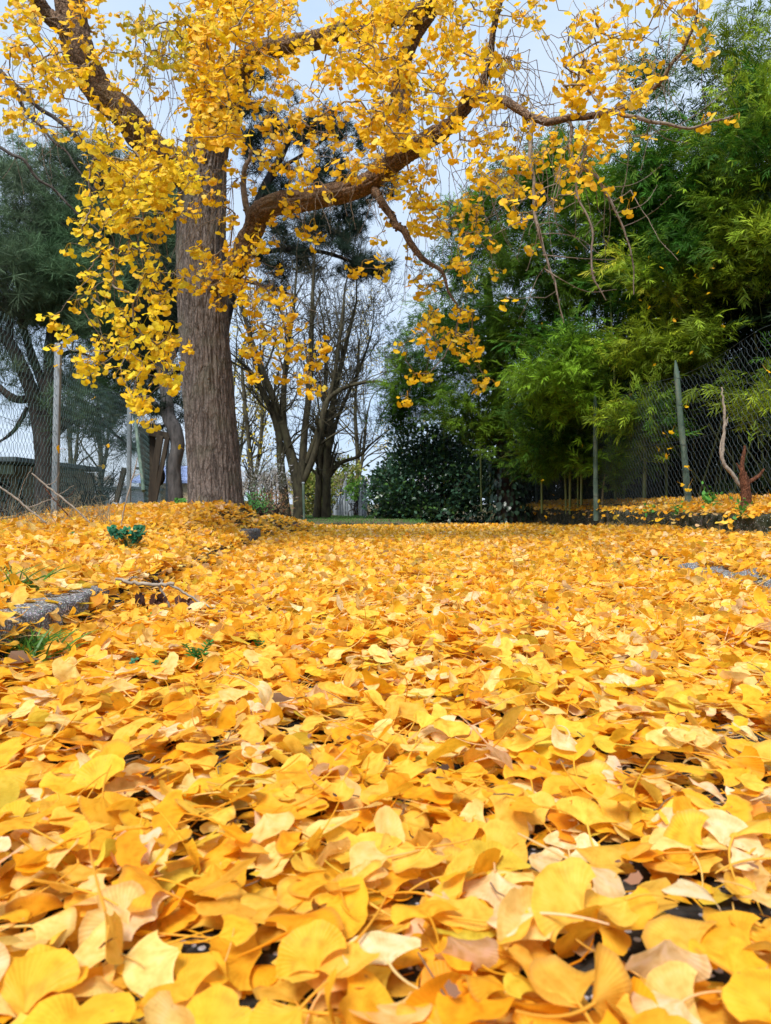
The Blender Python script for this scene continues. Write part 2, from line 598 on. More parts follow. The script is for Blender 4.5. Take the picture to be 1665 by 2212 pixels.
def rot_yaw_tilt(n, tilt, flip=.4):
    yaw = RNG.uniform(0, 2 * math.pi, n)
    ax = RNG.uniform(0, 2 * math.pi, n)
    cy, sy = np.cos(yaw), np.sin(yaw)
    Z = np.zeros(n)
    O = np.ones(n)
    Rz = np.stack([np.stack([cy, -sy, Z], 1), np.stack([sy, cy, Z], 1), np.stack([Z, Z, O], 1)], 1)
    kx, ky = np.cos(ax), np.sin(ax)
    c, s = np.cos(tilt), np.sin(tilt)
    Rt = np.stack([np.stack([c + kx * kx * (1 - c), kx * ky * (1 - c), ky * s], 1),
                   np.stack([kx * ky * (1 - c), c + ky * ky * (1 - c), -kx * s], 1),
                   np.stack([-ky * s, kx * s, c], 1)], 1)
    M = Rt @ Rz
    fl = RNG.random(n) < flip
    M[fl, :, 2] *= -1
    M[fl, :, 0] *= -1
    return M


def frames(A, n0=None):
    """matrices whose y axis is A"""
    A = A / (np.linalg.norm(A, axis=1, keepdims=True) + 1e-9)
    if n0 is None:
        n0 = RNG.normal(0, 1, A.shape)
    X = np.cross(A, n0)
    X /= np.linalg.norm(X, axis=1, keepdims=True) + 1e-9
    Zv = np.cross(X, A)
    return np.stack([X, A, Zv], 2)


def bend_segs(A, B, ra, rb, n=3, wob=.06, sag=.0):
    """split straight segments into n crooked ones"""
    A, B = np.asarray(A, float), np.asarray(B, float)
    L = np.linalg.norm(B - A, axis=1, keepdims=True)
    t = np.linspace(0, 1, n + 1)
    P = [A + (B - A) * k + (RNG.normal(0, wob, A.shape) * L if 0 < k < 1 else 0) - np.array([0, 0, 1]) * sag * L * 4 * k * (1 - k) for k in t]
    R = [ra + (rb - ra) * k for k in t]
    return (np.concatenate(P[:-1]), np.concatenate(P[1:]), np.concatenate(R[:-1]), np.concatenate(R[1:]))


# ------------------------------------------------------------------ world, sun, camera
SUN_EL, SUN_AZ = math.radians(56), math.radians(208)      # azimuth clockwise from +y: behind the camera, a little left
w = bpy.data.worlds.new('World')
SC.world = w
w.use_nodes = True
ns, ls = w.node_tree.nodes, w.node_tree.links
ns.clear()
wo = ns.new('ShaderNodeOutputWorld')
bg = N(ns, 'ShaderNodeBackground', Strength=.1)
sky = ns.new('ShaderNodeTexSky')
sky.sky_type = 'NISHITA'
sky.sun_disc = False
sky.sun_elevation = SUN_EL
sky.sun_rotation = SUN_AZ
tc = ns.new('ShaderNodeTexCoord')
mp = ns.new('ShaderNodeMapping')
mp.inputs['Scale'].default_value = (1, 1, 2.2)
ls.new(tc.outputs['Generated'], mp.inputs[0])
cn = N(ns, 'ShaderNodeTexNoise', Scale=2.6, Detail=5.0, Roughness=.55)
ls.new(mp.outputs[0], cn.inputs['Vector'])
cr = ramp(ns, [(.30, (4.1, 5.45, 7.4)), (.7, (5.8, 6.7, 7.9))])
ls.new(cn.outputs['Fac'], cr.inputs[0])
mxs = mixc(ns, ls, .86, sky.outputs[0], cr.outputs[0])
ls.new(mxs, bg.inputs['Color'])
ls.new(bg.outputs[0], wo.inputs[0])

sl = bpy.data.lights.new('sun', 'SUN')
sl.energy = 4.2
sl.angle = math.radians(20)
sl.color = (1, .965, .91)
so = bpy.data.objects.new('sun', sl)
COL.objects.link(so)
dv = Vector((math.sin(SUN_AZ) * math.cos(SUN_EL), math.cos(SUN_AZ) * math.cos(SUN_EL), math.sin(SUN_EL)))
so.rotation_euler = (-dv).to_track_quat('-Z', 'Y').to_euler()
so.location = dv * 20

cam = bpy.data.cameras.new('camera')
co = bpy.data.objects.new('camera', cam)
COL.objects.link(co)
cam.sensor_width = 36
cam.lens = F / 2211 * 36
cam.shift_y = -(1105.5 - HY) / 2211
co.location = (0, 0, CH)
co.rotation_euler = (math.pi / 2, 0, 0)
cam.clip_start = .02
cam.clip_end = 2000
cam.dof.use_dof = True
cam.dof.focus_distance = 2.6
cam.dof.aperture_fstop = 11
SC.camera = co
SC.view_settings.view_transform = 'Standard'
SC.view_settings.look = 'None'
SC.view_settings.exposure = .6
SC.view_settings.gamma = 1
SC.cycles.max_bounces = 8
SC.cycles.transparent_max_bounces = 6

# ------------------------------------------------------------------ ground
def make_ground():
    xs = np.concatenate([[-300, -120, -60, -30, -18, -12, -8], np.arange(-6, 6.01, .06), [8, 12, 18, 30, 60, 120, 300]])
    ys = np.concatenate([[-60, -20, -6, -2], np.arange(-.6, 16, .08), [17, 18, 20, 24, 30, 45, 80, 160, 400, 900]])
    xx, yy = np.meshgrid(xs, ys)
    zz = gz(xx.ravel(), yy.ravel()) + (vnoise(np.stack([xx.ravel() * 9, yy.ravel() * 9, xx.ravel() * 0], 1), 3) - .5) * .006
    V = np.stack([xx.ravel(), yy.ravel(), zz], 1)
    nx, ny = len(xs), len(ys)
    i, j = np.meshgrid(np.arange(nx - 1), np.arange(ny - 1))
    a = (j * nx + i).ravel()
    mb = MB()
    mb.add(V, np.stack([a, a + 1, a + nx + 1, a + nx], 1))
    m, ns, ls = mat('ground_surface')
    out = ns.new('ShaderNodeOutputMaterial')
    tc = ns.new('ShaderNodeTexCoord')
    sep = ns.new('ShaderNodeSeparateXYZ')
    ls.new(tc.outputs['Object'], sep.inputs[0])
    no = N(ns, 'ShaderNodeTexNoise', Scale=55.0, Detail=5.0)
    ls.new(tc.outputs['Object'], no.inputs['Vector'])
    asph = ramp(ns, [(.38, (.006, .0055, .005)), (.62, (.036, .032, .028))])
    ls.new(no.outputs['Fac'], asph.inputs[0])
    vo = N(ns, 'ShaderNodeTexVoronoi', Scale=105.0)
    ls.new(tc.outputs['Object'], vo.inputs['Vector'])
    pv = ramp(ns, [(.30, 1.0), (.40, 0.0)])
    ls.new(vo.outputs['Distance'], pv.inputs[0])
    vs = ns.new('ShaderNodeSeparateColor')
    ls.new(vo.outputs['Color'], vs.inputs[0])
    keep = math_n(ns, ls, 'GREATER_THAN', vs.outputs[0], .55)
    peb = math_n(ns, ls, 'MULTIPLY', pv.outputs[0], keep)
    ca = mixc(ns, ls, peb, asph.outputs[0], (.30, .29, .31))
    n2 = N(ns, 'ShaderNodeTexNoise', Scale=3.0, Detail=6.0)
    ls.new(tc.outputs['Object'], n2.inputs['Vector'])
    soil = ramp(ns, [(.35, (.05, .035, .015)), (.55, (.10, .075, .03)), (.7, (.07, .085, .02))])
    ls.new(n2.outputs['Fac'], soil.inputs[0])
    far = math_n(ns, ls, 'GREATER_THAN', sep.outputs[1], 10.1)
    lft = math_n(ns, ls, 'LESS_THAN', sep.outputs[0], -1.05)
    rgt = math_n(ns, ls, 'GREATER_THAN', sep.outputs[0], 1.5)
    msk = math_n(ns, ls, 'MAXIMUM', math_n(ns, ls, 'MAXIMUM', far, lft), rgt)
    c = mixc(ns, ls, msk, ca, soil.outputs[0])
    b = N(ns, 'ShaderNodeBump', Strength=1.0, Distance=.006)
    ls.new(math_n(ns, ls, 'ADD', no.outputs['Fac'], peb), b.inputs['Height'])
    p = N(ns, 'ShaderNodeBsdfPrincipled', Roughness=.85)
    p.inputs['Specular IOR Level'].default_value = .15
    ls.new(c, p.inputs['Base Color'])
    ls.new(b.outputs[0], p.inputs['Normal'])
    ls.new(p.outputs[0], out.inputs[0])
    tag(mb.build('ground', m), kind='structure')


make_ground()


def rough_block(x0, x1, yline, z0, z1, amp, seed, nseg=120, ch=.03):
    """a long rough kerb: cross-section with a rounded edge swept along y, roughened by noise"""
    mb = MB()
    ys, xo = yline
    prof = []
    wd, h = x1 - x0, z1 - z0
    pts = [(0, 0), (0, h * .35), (0, h * .7), (0, h - ch), (ch * .3, h - ch * .3), (ch, h), (wd * .35, h), (wd * .7, h), (wd - ch, h), (wd - ch * .3, h - ch * .3), (wd, h - ch), (wd, h * .5), (wd, 0)]
    yy = np.linspace(ys[0], ys[-1], nseg)
    off = np.interp(yy, ys, xo)
    V = np.array([[x0 + o + px, y, z0 + pz] for y, o in zip(yy, off) for px, pz in pts])
    n1 = vnoise(V * 9, seed) - .5
    n2 = vnoise(V * 31, seed + 1) - .5
    n3 = vnoise(V * 13, seed + 2) - .5
    V[:, 0] += amp * (n1 * 1.6 + n2 * .7)
    V[:, 2] += amp * (n3 * 1.4 + n2 * .6) * np.where(V[:, 2] > z0 + .02, 1, 0)
    k = len(pts)
    q = []
    for s in range(nseg - 1):
        for i in range(k - 1):
            a = s * k + i
            q.append((a, a + 1, a + k + 1, a + k))
    mb.add(V, np.array(q))
    for s in (0, nseg - 1):
        c = V[s * k:(s + 1) * k]
        mb.add(np.vstack([c, c.mean(0)]), np.array([(i, (i + 1) % k, k) for i in range(k)]))
    return mb


yk = np.linspace(.6, 2.03, 30)
mbk = rough_block(-.21, 0, (yk, xkerb(yk) + .02), -.05, .098, .011, 21, nseg=220, ch=.014)
tag(mbk.build('kerb', M_KERB), 'pebbled grey concrete kerb stone beside the grass tuft, edging the leafy bank', 'kerb')
yk = np.linspace(2.05, 5.35, 40)
mbk = rough_block(-.10, 0, (yk, xkerb(yk) - .01), -.05, .058, .016, 22, nseg=300, ch=.03)
tag(mbk.build('kerb', M_KERB), 'sunken run of kerb almost buried in leaves along the foot of the bank', 'kerb')
yk = np.linspace(5.4, 5.95, 10)
mbk = rough_block(-.14, 0, (yk, xkerb(yk) + .03), -.05, .125, .02, 23, nseg=60, ch=.03)
tag(mbk.build('kerb', M_KERB), 'small bare kerb stone showing beside the bank just before the ginkgo trunk', 'kerb')
ykr = np.linspace(2.0, 3.3, 20)
mbk = rough_block(0, .13, (ykr, 1.36 + .02 * np.sin(ykr * 5)), -.05, .054, .032, 33, nseg=160, ch=.03)
tag(mbk.build('kerb', M_KERB), 'rough grey kerb stone breaking through the leaves before the bamboo fence', 'kerb')
yw = np.linspace(2.2, 14.6, 60)
mbw = rough_block(0, .24, (yw, WALL_X + .0 * yw), -.05, .262, .02, 44, nseg=500, ch=.03)
tag(mbw.build('low_wall', M_WALL), 'low mossy concrete wall with fallen leaves along its top under the bamboo', 'wall')

# ------------------------------------------------------------------ fallen leaves
def in_gap(x, y):
    """places where the photo shows bare kerb or wall instead of leaves (True = no leaf)"""
    kx = xkerb(y)
    a = (y > 1.5) & (y < 2.0) & (x > kx - .05 - .03 * np.sin(y * 23)) & (x < kx + .022) & (RNG.random(len(y)) < .9)
    b = (y > 2.35) & (y < 3.05) & (x > 1.345) & (x < 1.40 + .03 * np.sin(y * 19)) & (RNG.random(len(y)) < .62)
    c = (x > WALL_X - .04) & (x < WALL_X + .03) & (y < 14.6)
    d = (y > 5.45) & (y < 5.95) & (np.abs(x - kx - .03) < .06)
    tr = (x + 1.58) ** 2 + (y - 6.5) ** 2 < .27 ** 2
    isl = (y > 10.0) & (x > -2.2) & (x < .55)
    far = (y > 10.2 + .25 * np.maximum(x, 0)) & (x < WALL_X)
    return a | b | c | d | tr | isl | far


def holes(x, y):
    """patches of bare asphalt between the nearest leaves"""
    h = np.zeros(len(x), bool)
    for px, py, r in ((1270, 1660, .05), (1350, 1700, .05), (1170, 1890, .05), (1400, 1985, .055), (1340, 2175, .05), (1550, 1740, .06), (1150, 1880, .045), (1560, 1990, .05), (1500, 2090, .045), (330, 1690, .03), (260, 1800, .03), (640, 1570, .04), (560, 2200, .035), (930, 2160, .03), (70, 2080, .025), (1610, 1600, .06), (1420, 2080, .03), (860, 2030, .02), (1180, 1780, .03)):
        p = hit(px, py)
        h |= ((x - p[0]) / (r * .55)) ** 2 + ((y - p[1]) / (r * .55)) ** 2 < 1
    return h


def scatter_zone(d0, d1, dens, xmin=-9, xmax=5):
    area_n = int(dens * (d1 - d0) * (xmax - xmin))
    y = RNG.uniform(d0, d1, area_n)
    x = RNG.uniform(xmin, xmax, area_n)
    lim = .56 * y + .75
    k = np.abs(x) < lim
    k &= x > xkerb(y) - 1.75 - .2 * np.sin(y * 3)
    k &= x < 3.3
    k &= ~in_gap(x, y)
    x, y = x[k], y[k]
    return x, y


FL = MB()
SPLIT = leaf_set(30, 17, 6, 6, 101, split=True)
HI = [(np.concatenate([b[0], s[0]]), np.concatenate([b[1], s[1] + len(b[0])]), np.concatenate([b[2], s[2]])) if i % 2 else b for i, (b, s) in enumerate(SPLIT)]
MID = leaf_set(22, 9, 4, 3, 202)
LO = leaf_set(16, 6, 3, 2, 303)
LO2 = leaf_set(14, 5, 3, 0, 404)


def place(x, y, templates, smin, smax, thick, tsd, hi_tilt=.1):
    n = len(x)
    s = RNG.uniform(smin, smax, n)
    tilt = np.abs(RNG.normal(0, tsd, n))
    st = RNG.random(n) < hi_tilt
    tilt[st] = RNG.uniform(.7, 1.35, st.sum())
    M = rot_yaw_tilt(n, tilt) * s[:, None, None]
    lay = RNG.random(n)
    lump = vnoise(np.stack([x * 6, y * 6, x * 0], 1), 9)
    z = gz(x, y) + .004 + thick * lay * (.35 + 1.1 * lump) + s * .42 * np.sin(tilt) * .7
    P = np.stack([x, y, z], 1) - M @ np.array([0, .5, .05])
    col, kind = leaf_colours(n)
    edge = np.clip((y - 7) / 5, 0, 1)[:, None]
    return P, M, col, lay, kind, tilt


def scatter(d0, d1, dens, templates, smin, smax, thick, tsd, hi_tilt=.1, mb=None, hole=False):
    x, y = scatter_zone(d0, d1, dens)
    if hole:
        k = ~holes(x, y)
        x, y = x[k], y[k]
    P, M, col, lay, kind, tilt = place(x, y, templates, smin, smax, thick, tsd, hi_tilt)
    ti = RNG.integers(0, len(templates), len(P))
    for i, T in enumerate(templates):
        k = ti == i
        (mb or FL).inst(T, M[k], P[k], col[k])


scatter(.25, 1.5, 2100, HI, .023, .043, .033, .32, .09, hole=True)
scatter(.25, 1.9, 1300, MID, .026, .036, .004, .07, .0, hole=True)
scatter(1.5, 3.2, 2300, MID, .026, .042, .040, .40, .15)
scatter(3.2, 6.2, 1500, LO, .027, .040, .042, .46, .18)
scatter(6.2, 12.5, 900, LO2, .029, .042, .036, .42, .16)
def wall_edge():
    n = 330
    y = RNG.uniform(3.6, 14, n)
    x = WALL_X + RNG.normal(.0, .02, n)
    z = np.where(RNG.random(n) < .8, .262, .20) + RNG.normal(.004, .012, n)
    x = np.where(z < .235, WALL_X - .03, x)
    s = RNG.uniform(.025, .04, n)
    A = np.stack([RNG.normal(-.8, .5, n), RNG.normal(0, .7, n), RNG.normal(-.35, .4, n)], 1)
    M = frames(A, np.stack([RNG.normal(-.6, .4, n), RNG.normal(-.2, .4, n), np.full(n, 1.0)], 1)) * s[:, None, None]
    P = np.stack([x, y, z], 1) - M @ np.array([0, .45, 0])
    c = leaf_colours(n)[0]
    ti = RNG.integers(0, len(LO), n)
    for i, T in enumerate(LO):
        k = ti == i
        FL.inst(T, M[k], P[k], c[k])


wall_edge()
tag(FL.build('fallen_leaves', M_GINK), kind='stuff')

# the leaves that show largest: one object each
LABELS = {
    0: 'golden yellow fan-shaped ginkgo leaf {p} at the very front of the leaf carpet',
    1: 'warm yellow ginkgo leaf {p} at the very front of the leaf carpet',
    2: 'pale yellow ginkgo leaf {p} at the very front of the leaf carpet',
    3: 'deep orange-yellow ginkgo leaf {p} at the very front of the leaf carpet',
    4: 'cream coloured ginkgo leaf {p} at the very front of the leaf carpet',
    5: 'greenish yellow ginkgo leaf {p} at the very front of the leaf carpet',
    6: 'dark orange ginkgo leaf {p} at the very front of the leaf carpet',
}


def single_leaf(T, M, P, col, label, group, name='ginkgo_leaf', q=None):
    r = thing(name, label, 'leaf', group)
    r.location = [float(a) for a in P]
    q = RNG.random() if q is None else q
    for part, t in (('blade', T[0]), ('stalk', T[1])):
        mb = MB()
        c = np.asarray(col)
        if part == 'stalk':
            c = c * .9 + np.array([.05, .05, .02])
        mb.inst(t, M[None], np.zeros((1, 3)), c[None], np.array([q]))
        mb.build(part, M_GINK, r)
    return r


def front_leaves(target=255):
    pts = []
    d = .40
    cand_y = np.sqrt(RNG.uniform(.40 ** 2, 1.32 ** 2, 9000))
    cand_x = RNG.uniform(-.58, .58, 9000) * cand_y
    hh = holes(cand_x, cand_y) | in_gap(cand_x, cand_y)
    keep = []
    for x, y, b in zip(cand_x, cand_y, hh):
        if b:
            continue
        ok = True
        for (a, c) in keep:
            if (a - x) ** 2 + (c - y) ** 2 < .0365 ** 2:
                ok = False
                break
        if ok:
            keep.append((x, y))
        if len(keep) >= target:
            break
    K = np.array(keep)
    x, y = K[:, 0], K[:, 1]
    n = len(x)
    s = RNG.uniform(.031, .044, n)
    tilt = np.abs(RNG.normal(.18, .32, n))
    M = rot_yaw_tilt(n, tilt, .35) * s[:, None, None]
    z = gz(x, y) + .022 + RNG.random(n) * .016 + s * .3 * np.sin(tilt)
    P = np.stack([x, y, z], 1) - M @ np.array([0, .5, .05])
    col, kind = leaf_colours(n)
    for i in range(n):
        j = int(RNG.integers(0, len(SPLIT)))
        pose = 'curled up' if j % 5 == 0 else ('tilted on edge' if tilt[i] > .5 else 'lying nearly flat')
        single_leaf(SPLIT[j], M[i], P[i], col[i], LABELS[int(kind[i])].format(p=pose), 'fallen ginkgo leaves lying nearest')


front_leaves()


def crumbs():
    mb = MB()
    n = 700
    y = np.sqrt(RNG.uniform(.16, 16, n))
    x = RNG.uniform(-.56, .56, n) * y
    z = gz(x, y) + RNG.uniform(.015, .05, n)
    M = rot_yaw_tilt(n, RNG.uniform(0, .8, n)) * RNG.uniform(.003, .011, n)[:, None, None]
    t = LO2[3]
    mb.inst(t, M, np.stack([x, y, z], 1), np.array([.16, .075, .04]) * RNG.uniform(.3, 1.6, (n, 1)))
    m = 260
    y = np.sqrt(RNG.uniform(.16, 12, m))
    x = RNG.uniform(-.56, .56, m) * y
    a = RNG.uniform(0, 2 * math.pi, m)
    L = RNG.uniform(.01, .05, m)
    A = np.stack([x, y, gz(x, y) + RNG.uniform(.02, .05, m)], 1)
    B = A + np.stack([np.cos(a) * L, np.sin(a) * L, RNG.normal(0, .008, m)], 1)
    p, q, r0, r1 = bend_segs(A, B, np.full(m, .0009), np.full(m, .0006), 3, .08, .03)
    mb.segs(p, q, r0, r1, 4, (.16, .10, .06))
    tag(mb.build('leaf_crumbs', M_CRUMB), kind='stuff')


crumbs()
# ------------------------------------------------------------------ helpers for plants
def smooth_path(ctrl, n=24):
    """Catmull-Rom through rows (x, y, z, r)"""
    c = np.asarray(ctrl, float)
    P = np.vstack([2 * c[0] - c[1], c, 2 * c[-1] - c[-2]])
    out = []
    m = len(c) - 1
    per = max(2, n // m)
    for i in range(m):
        a, b, d, e = P[i:i + 4]
        for t in np.linspace(0, 1, per, endpoint=False):
            out.append(.5 * ((2 * b) + (-a + d) * t + (2 * a - 5 * b + 4 * d - e) * t * t + (-a + 3 * b - 3 * d + e) * t ** 3))
    out.append(c[-1])
    o = np.array(out)
    o[:, 3] = np.maximum(o[:, 3], .001)
    return o


def pxpath(rows):
    """rows (px, py, depth, radius in metres) -> (x, y, z, r)"""
    return [tuple(W(a, b, d)) + (r,) for a, b, d, r in rows]


# ------------------------------------------------------------------ the ginkgo
# leaf density seen in the photograph, 70 source pixels a cell
ROWS = [
    [2,2,0,1,6,0,2,2,5,9, 9,9,9,7,0,2,6,8,9,6, 8,8,7,4,2,3,4,4,3,3, 2,4,6,1,0,0],
    [5,3,1,1,3,1,5,6,7,9, 9,9,8,5,1,4,7,8,7,2, 8,7,3,4,4,1,4,5,4,5, 0,4,4,0,0,0],
    [4,5,4,2,3,4,6,6,6,9, 9,4,5,6,2,6,7,8,6,2, 7,7,5,2,1,0,2,5,5,2, 0,1,1,0,0,0],
    [3,6,6,5,4,4,4,5,7,9, 9,5,6,5,4,6,6,8,8,3, 6,7,6,3,0,0,3,6,6,2, 1,0,0,0,0,0],
    [3,3,5,1,3,2,2,2,3,9, 8,7,4,5,4,4,4,7,5,6, 5,6,3,3,2,0,3,4,5,5, 0,0,1,0,1,0],
    [3,3,6,1,4,3,2,1,3,9, 8,2,4,5,4,5,5,7,8,5, 5,7,1,1,1,1,5,5,6,4, 0,0,1,0,2,0],
    [1,4,1,3,6,5,4,4,7,7, 8,1,4,6,4,4,6,7,8,6, 2,3,4,5,4,4,1,5,4,3, 1,0,0,0,0,0],
    [0,0,0,0,7,8,8,7,6,2, 3,2,5,6,4,4,7,6,7,2, 0,1,4,5,3,3,5,5,1,1, 0,0,0,0,0,0],
    [0,0,0,0,7,9,9,8,7,1, 2,2,3,4,5,3,2,3,6,4, 1,1,5,5,3,3,4,4,0,1, 0,0,0,0,0,0],
    [0,0,0,3,6,8,8,7,3,1, 3,2,1,3,4,2,1,2,4,6, 5,2,4,7,2,2,3,4,0,1, 0,0,0,0,0,0],
    [0,0,0,3,6,8,7,5,1,0, 3,1,3,3,4,0,0,3,0,7, 7,3,2,5,2,1,0,0,0,0, 0,0,0,0,0,0],
    [0,0,0,4,2,6,7,1,0,1, 2,4,3,0,2,0,0,2,0,2, 3,4,3,0,2,0,0,0,0,0, 0,0,0,0,0,0],
    [0,0,0,0,4,7,6,2,3,3, 2,5,4,1,0,0,2,1,0,2, 4,4,1,0,0,0,0,0,0,0, 0,0,0,0,0,0],
    [0,0,0,1,6,7,6,4,5,3, 6,6,3,0,0,0,0,0,0,5, 3,3,0,0,0,0,0,0,0,0, 0,0,0,0,0,0],
    [0,0,0,2,4,5,5,7,0,0, 2,6,2,1,0,0,0,0,0,3, 2,3,1,2,0,0,0,0,0,0, 0,0,0,0,0,0],
    [0,0,2,3,2,4,6,7,1,0, 0,4,2,3,0,0,0,0,1,3, 2,3,0,0,0,0,0,0,0,0, 0,0,0,0,0,0],
    [0,0,2,4,6,7,7,5,1,0, 0,3,1,5,2,0,0,0,2,0, 2,5,0,0,0,0,0,0,0,0, 0,0,0,0,0,0],
    [0,0,1,2,4,2,6,6,2,0, 0,3,1,3,3,0,0,0,0,2, 1,1,2,0,0,0,0,0,0,0, 0,0,0,0,0,0],
    [0,0,0,0,1,0,6,4,0,0, 0,0,0,0,3,0,0,0,1,0, 0,0,2,0,0,0,0,0,0,0, 0,0,0,0,0,0],
    [0,0,0,0,0,0,2,2,0,0, 0,0,0,0,0,0,0,0,0,0, 0,0,0,0,0,0,0,0,0,0, 0,0,0,0,0,0],
]
CELL = 70 * .6663

TRUNK = [(468, 1125, 6.5, 0.262), (467, 1098, 6.5, 0.245), (465, 1060, 6.5, 0.232), (460, 980, 6.5, 0.223), (451, 860, 6.5, 0.217), (441, 720, 6.5, 0.212), (437, 610, 6.5, 0.213), (435, 520, 6.5, 0.210), (436, 430, 6.5, 0.204), (443, 335, 6.48, 0.189), (465, 250, 6.4, 0.170), (493, 190, 6.3, 0.152), (515, 140, 6.2, 0.129)]
LIMBS = {
    'left': [(430, 400, 6.45, .13), (375, 352, 6.3, .125), (300, 290, 6.1, .118), (250, 235, 5.95, .112), (205, 180, 5.85, .112), (170, 95, 5.75, .112), (150, 20, 5.7, .108), (140, -70, 5.65, .10)],
    'left_fork': [(178, 100, 5.74, .06), (140, 62, 5.65, .055), (98, 25, 5.6, .05), (60, -30, 5.5, .046)],
    'upper_right': [(508, 150, 6.2, .13), (540, 120, 6.1, .105), (600, 103, 5.95, .088), (680, 82, 5.8, .078), (740, 62, 5.65, .07), (800, 52, 5.5, .064), (880, 30, 5.35, .058), (960, -20, 5.2, .05)],
    'lower_right': [(455, 625, 6.4, .13), (488, 596, 6.3, .115), (520, 552, 6.15, .106), (542, 500, 6.05, .102), (558, 455, 5.95, .10), (610, 434, 5.8, .10), (690, 427, 5.65, .094), (770, 412, 5.5, .086), (840, 362, 5.35, .078), (890, 318, 5.2, .072), (955, 276, 5.05, .064), (1000, 236, 4.95, .04), (1040, 190, 4.9, .026), (1062, 120, 4.85, .016), (1075, 40, 4.8, .010), (1082, -40, 4.8, .006)],
    'riser': [(862, 345, 5.3, .07), (866, 260, 5.4, .068), (868, 180, 5.5, .066), (885, 100, 5.5, .062), (925, 30, 5.45, .06), (960, -40, 5.4, .055)],
    'thin_right': [(985, 262, 5.0, .028), (1004, 205, 4.85, .028), (1060, 212, 4.7, .028), (1108, 231, 4.55, .028), (1150, 254, 4.45, .025), (1200, 262, 4.35, .022), (1280, 252, 4.2, .020), (1340, 236, 4.1, .017), (1410, 196, 4.0, .013), (1455, 140, 3.9, .010), (1490, 80, 3.85, .009), (1510, 20, 3.8, .005)],
    'dangling': [(1150, 256, 4.45, .018), (1146, 330, 4.4, .012), (1150, 420, 4.35, .010), (1166, 500, 4.3, .009), (1184, 570, 4.28, .007), (1196, 630, 4.25, .005), (1216, 700, 4.25, .003)],
    'dropping': [(800, 402, 5.45, .035), (842, 460, 5.35, .028), (872, 508, 5.3, .026), (900, 545, 5.25, .022), (945, 580, 5.2, .014), (985, 650, 5.2, .008)],
    'low_left': [(-60, 90, 5.6, .035), (0, 155, 5.6, .032), (62, 210, 5.65, .028), (140, 275, 5.7, .022), (205, 340, 5.75, .016), (262, 425, 5.8, .010)],
    'low_left_second': [(-40, 300, 5.5, .022), (45, 345, 5.5, .018), (110, 405, 5.55, .014), (190, 480, 5.6, .010), (280, 560, 5.65, .005)],
    'stub': [(540, 505, 6.05, .03), (531, 440, 6.0, .028), (528, 380, 5.95, .022), (545, 320, 5.9, .014)],
    'side_right': [(1330, 238, 4.1, .012), (1400, 262, 4.0, .010), (1460, 275, 3.95, .008), (1530, 274, 3.9, .006), (1580, 240, 3.85, .003)],
    'tip': [(1226, 262, 4.3, .011), (1238, 335, 4.2, .010), (1290, 395, 4.15, .009), (1333, 462, 4.1, .007), (1352, 520, 4.1, .005), (1372, 640, 4.1, .003)],
    'tip_second': [(1275, 262, 4.15, .008), (1250, 400, 4.1, .006), (1271, 470, 4.1, .006), (1281, 590, 4.1, .005), (1310, 648, 4.1, .0025)],
}
# a second thin parallel bough on the left
LIMBS['low_left_third'] = [(20, 180, 5.6, .02), (55, 235, 5.6, .018), (100, 285, 5.65, .015), (190, 390, 5.7, .010), (240, 470, 5.75, .005)]


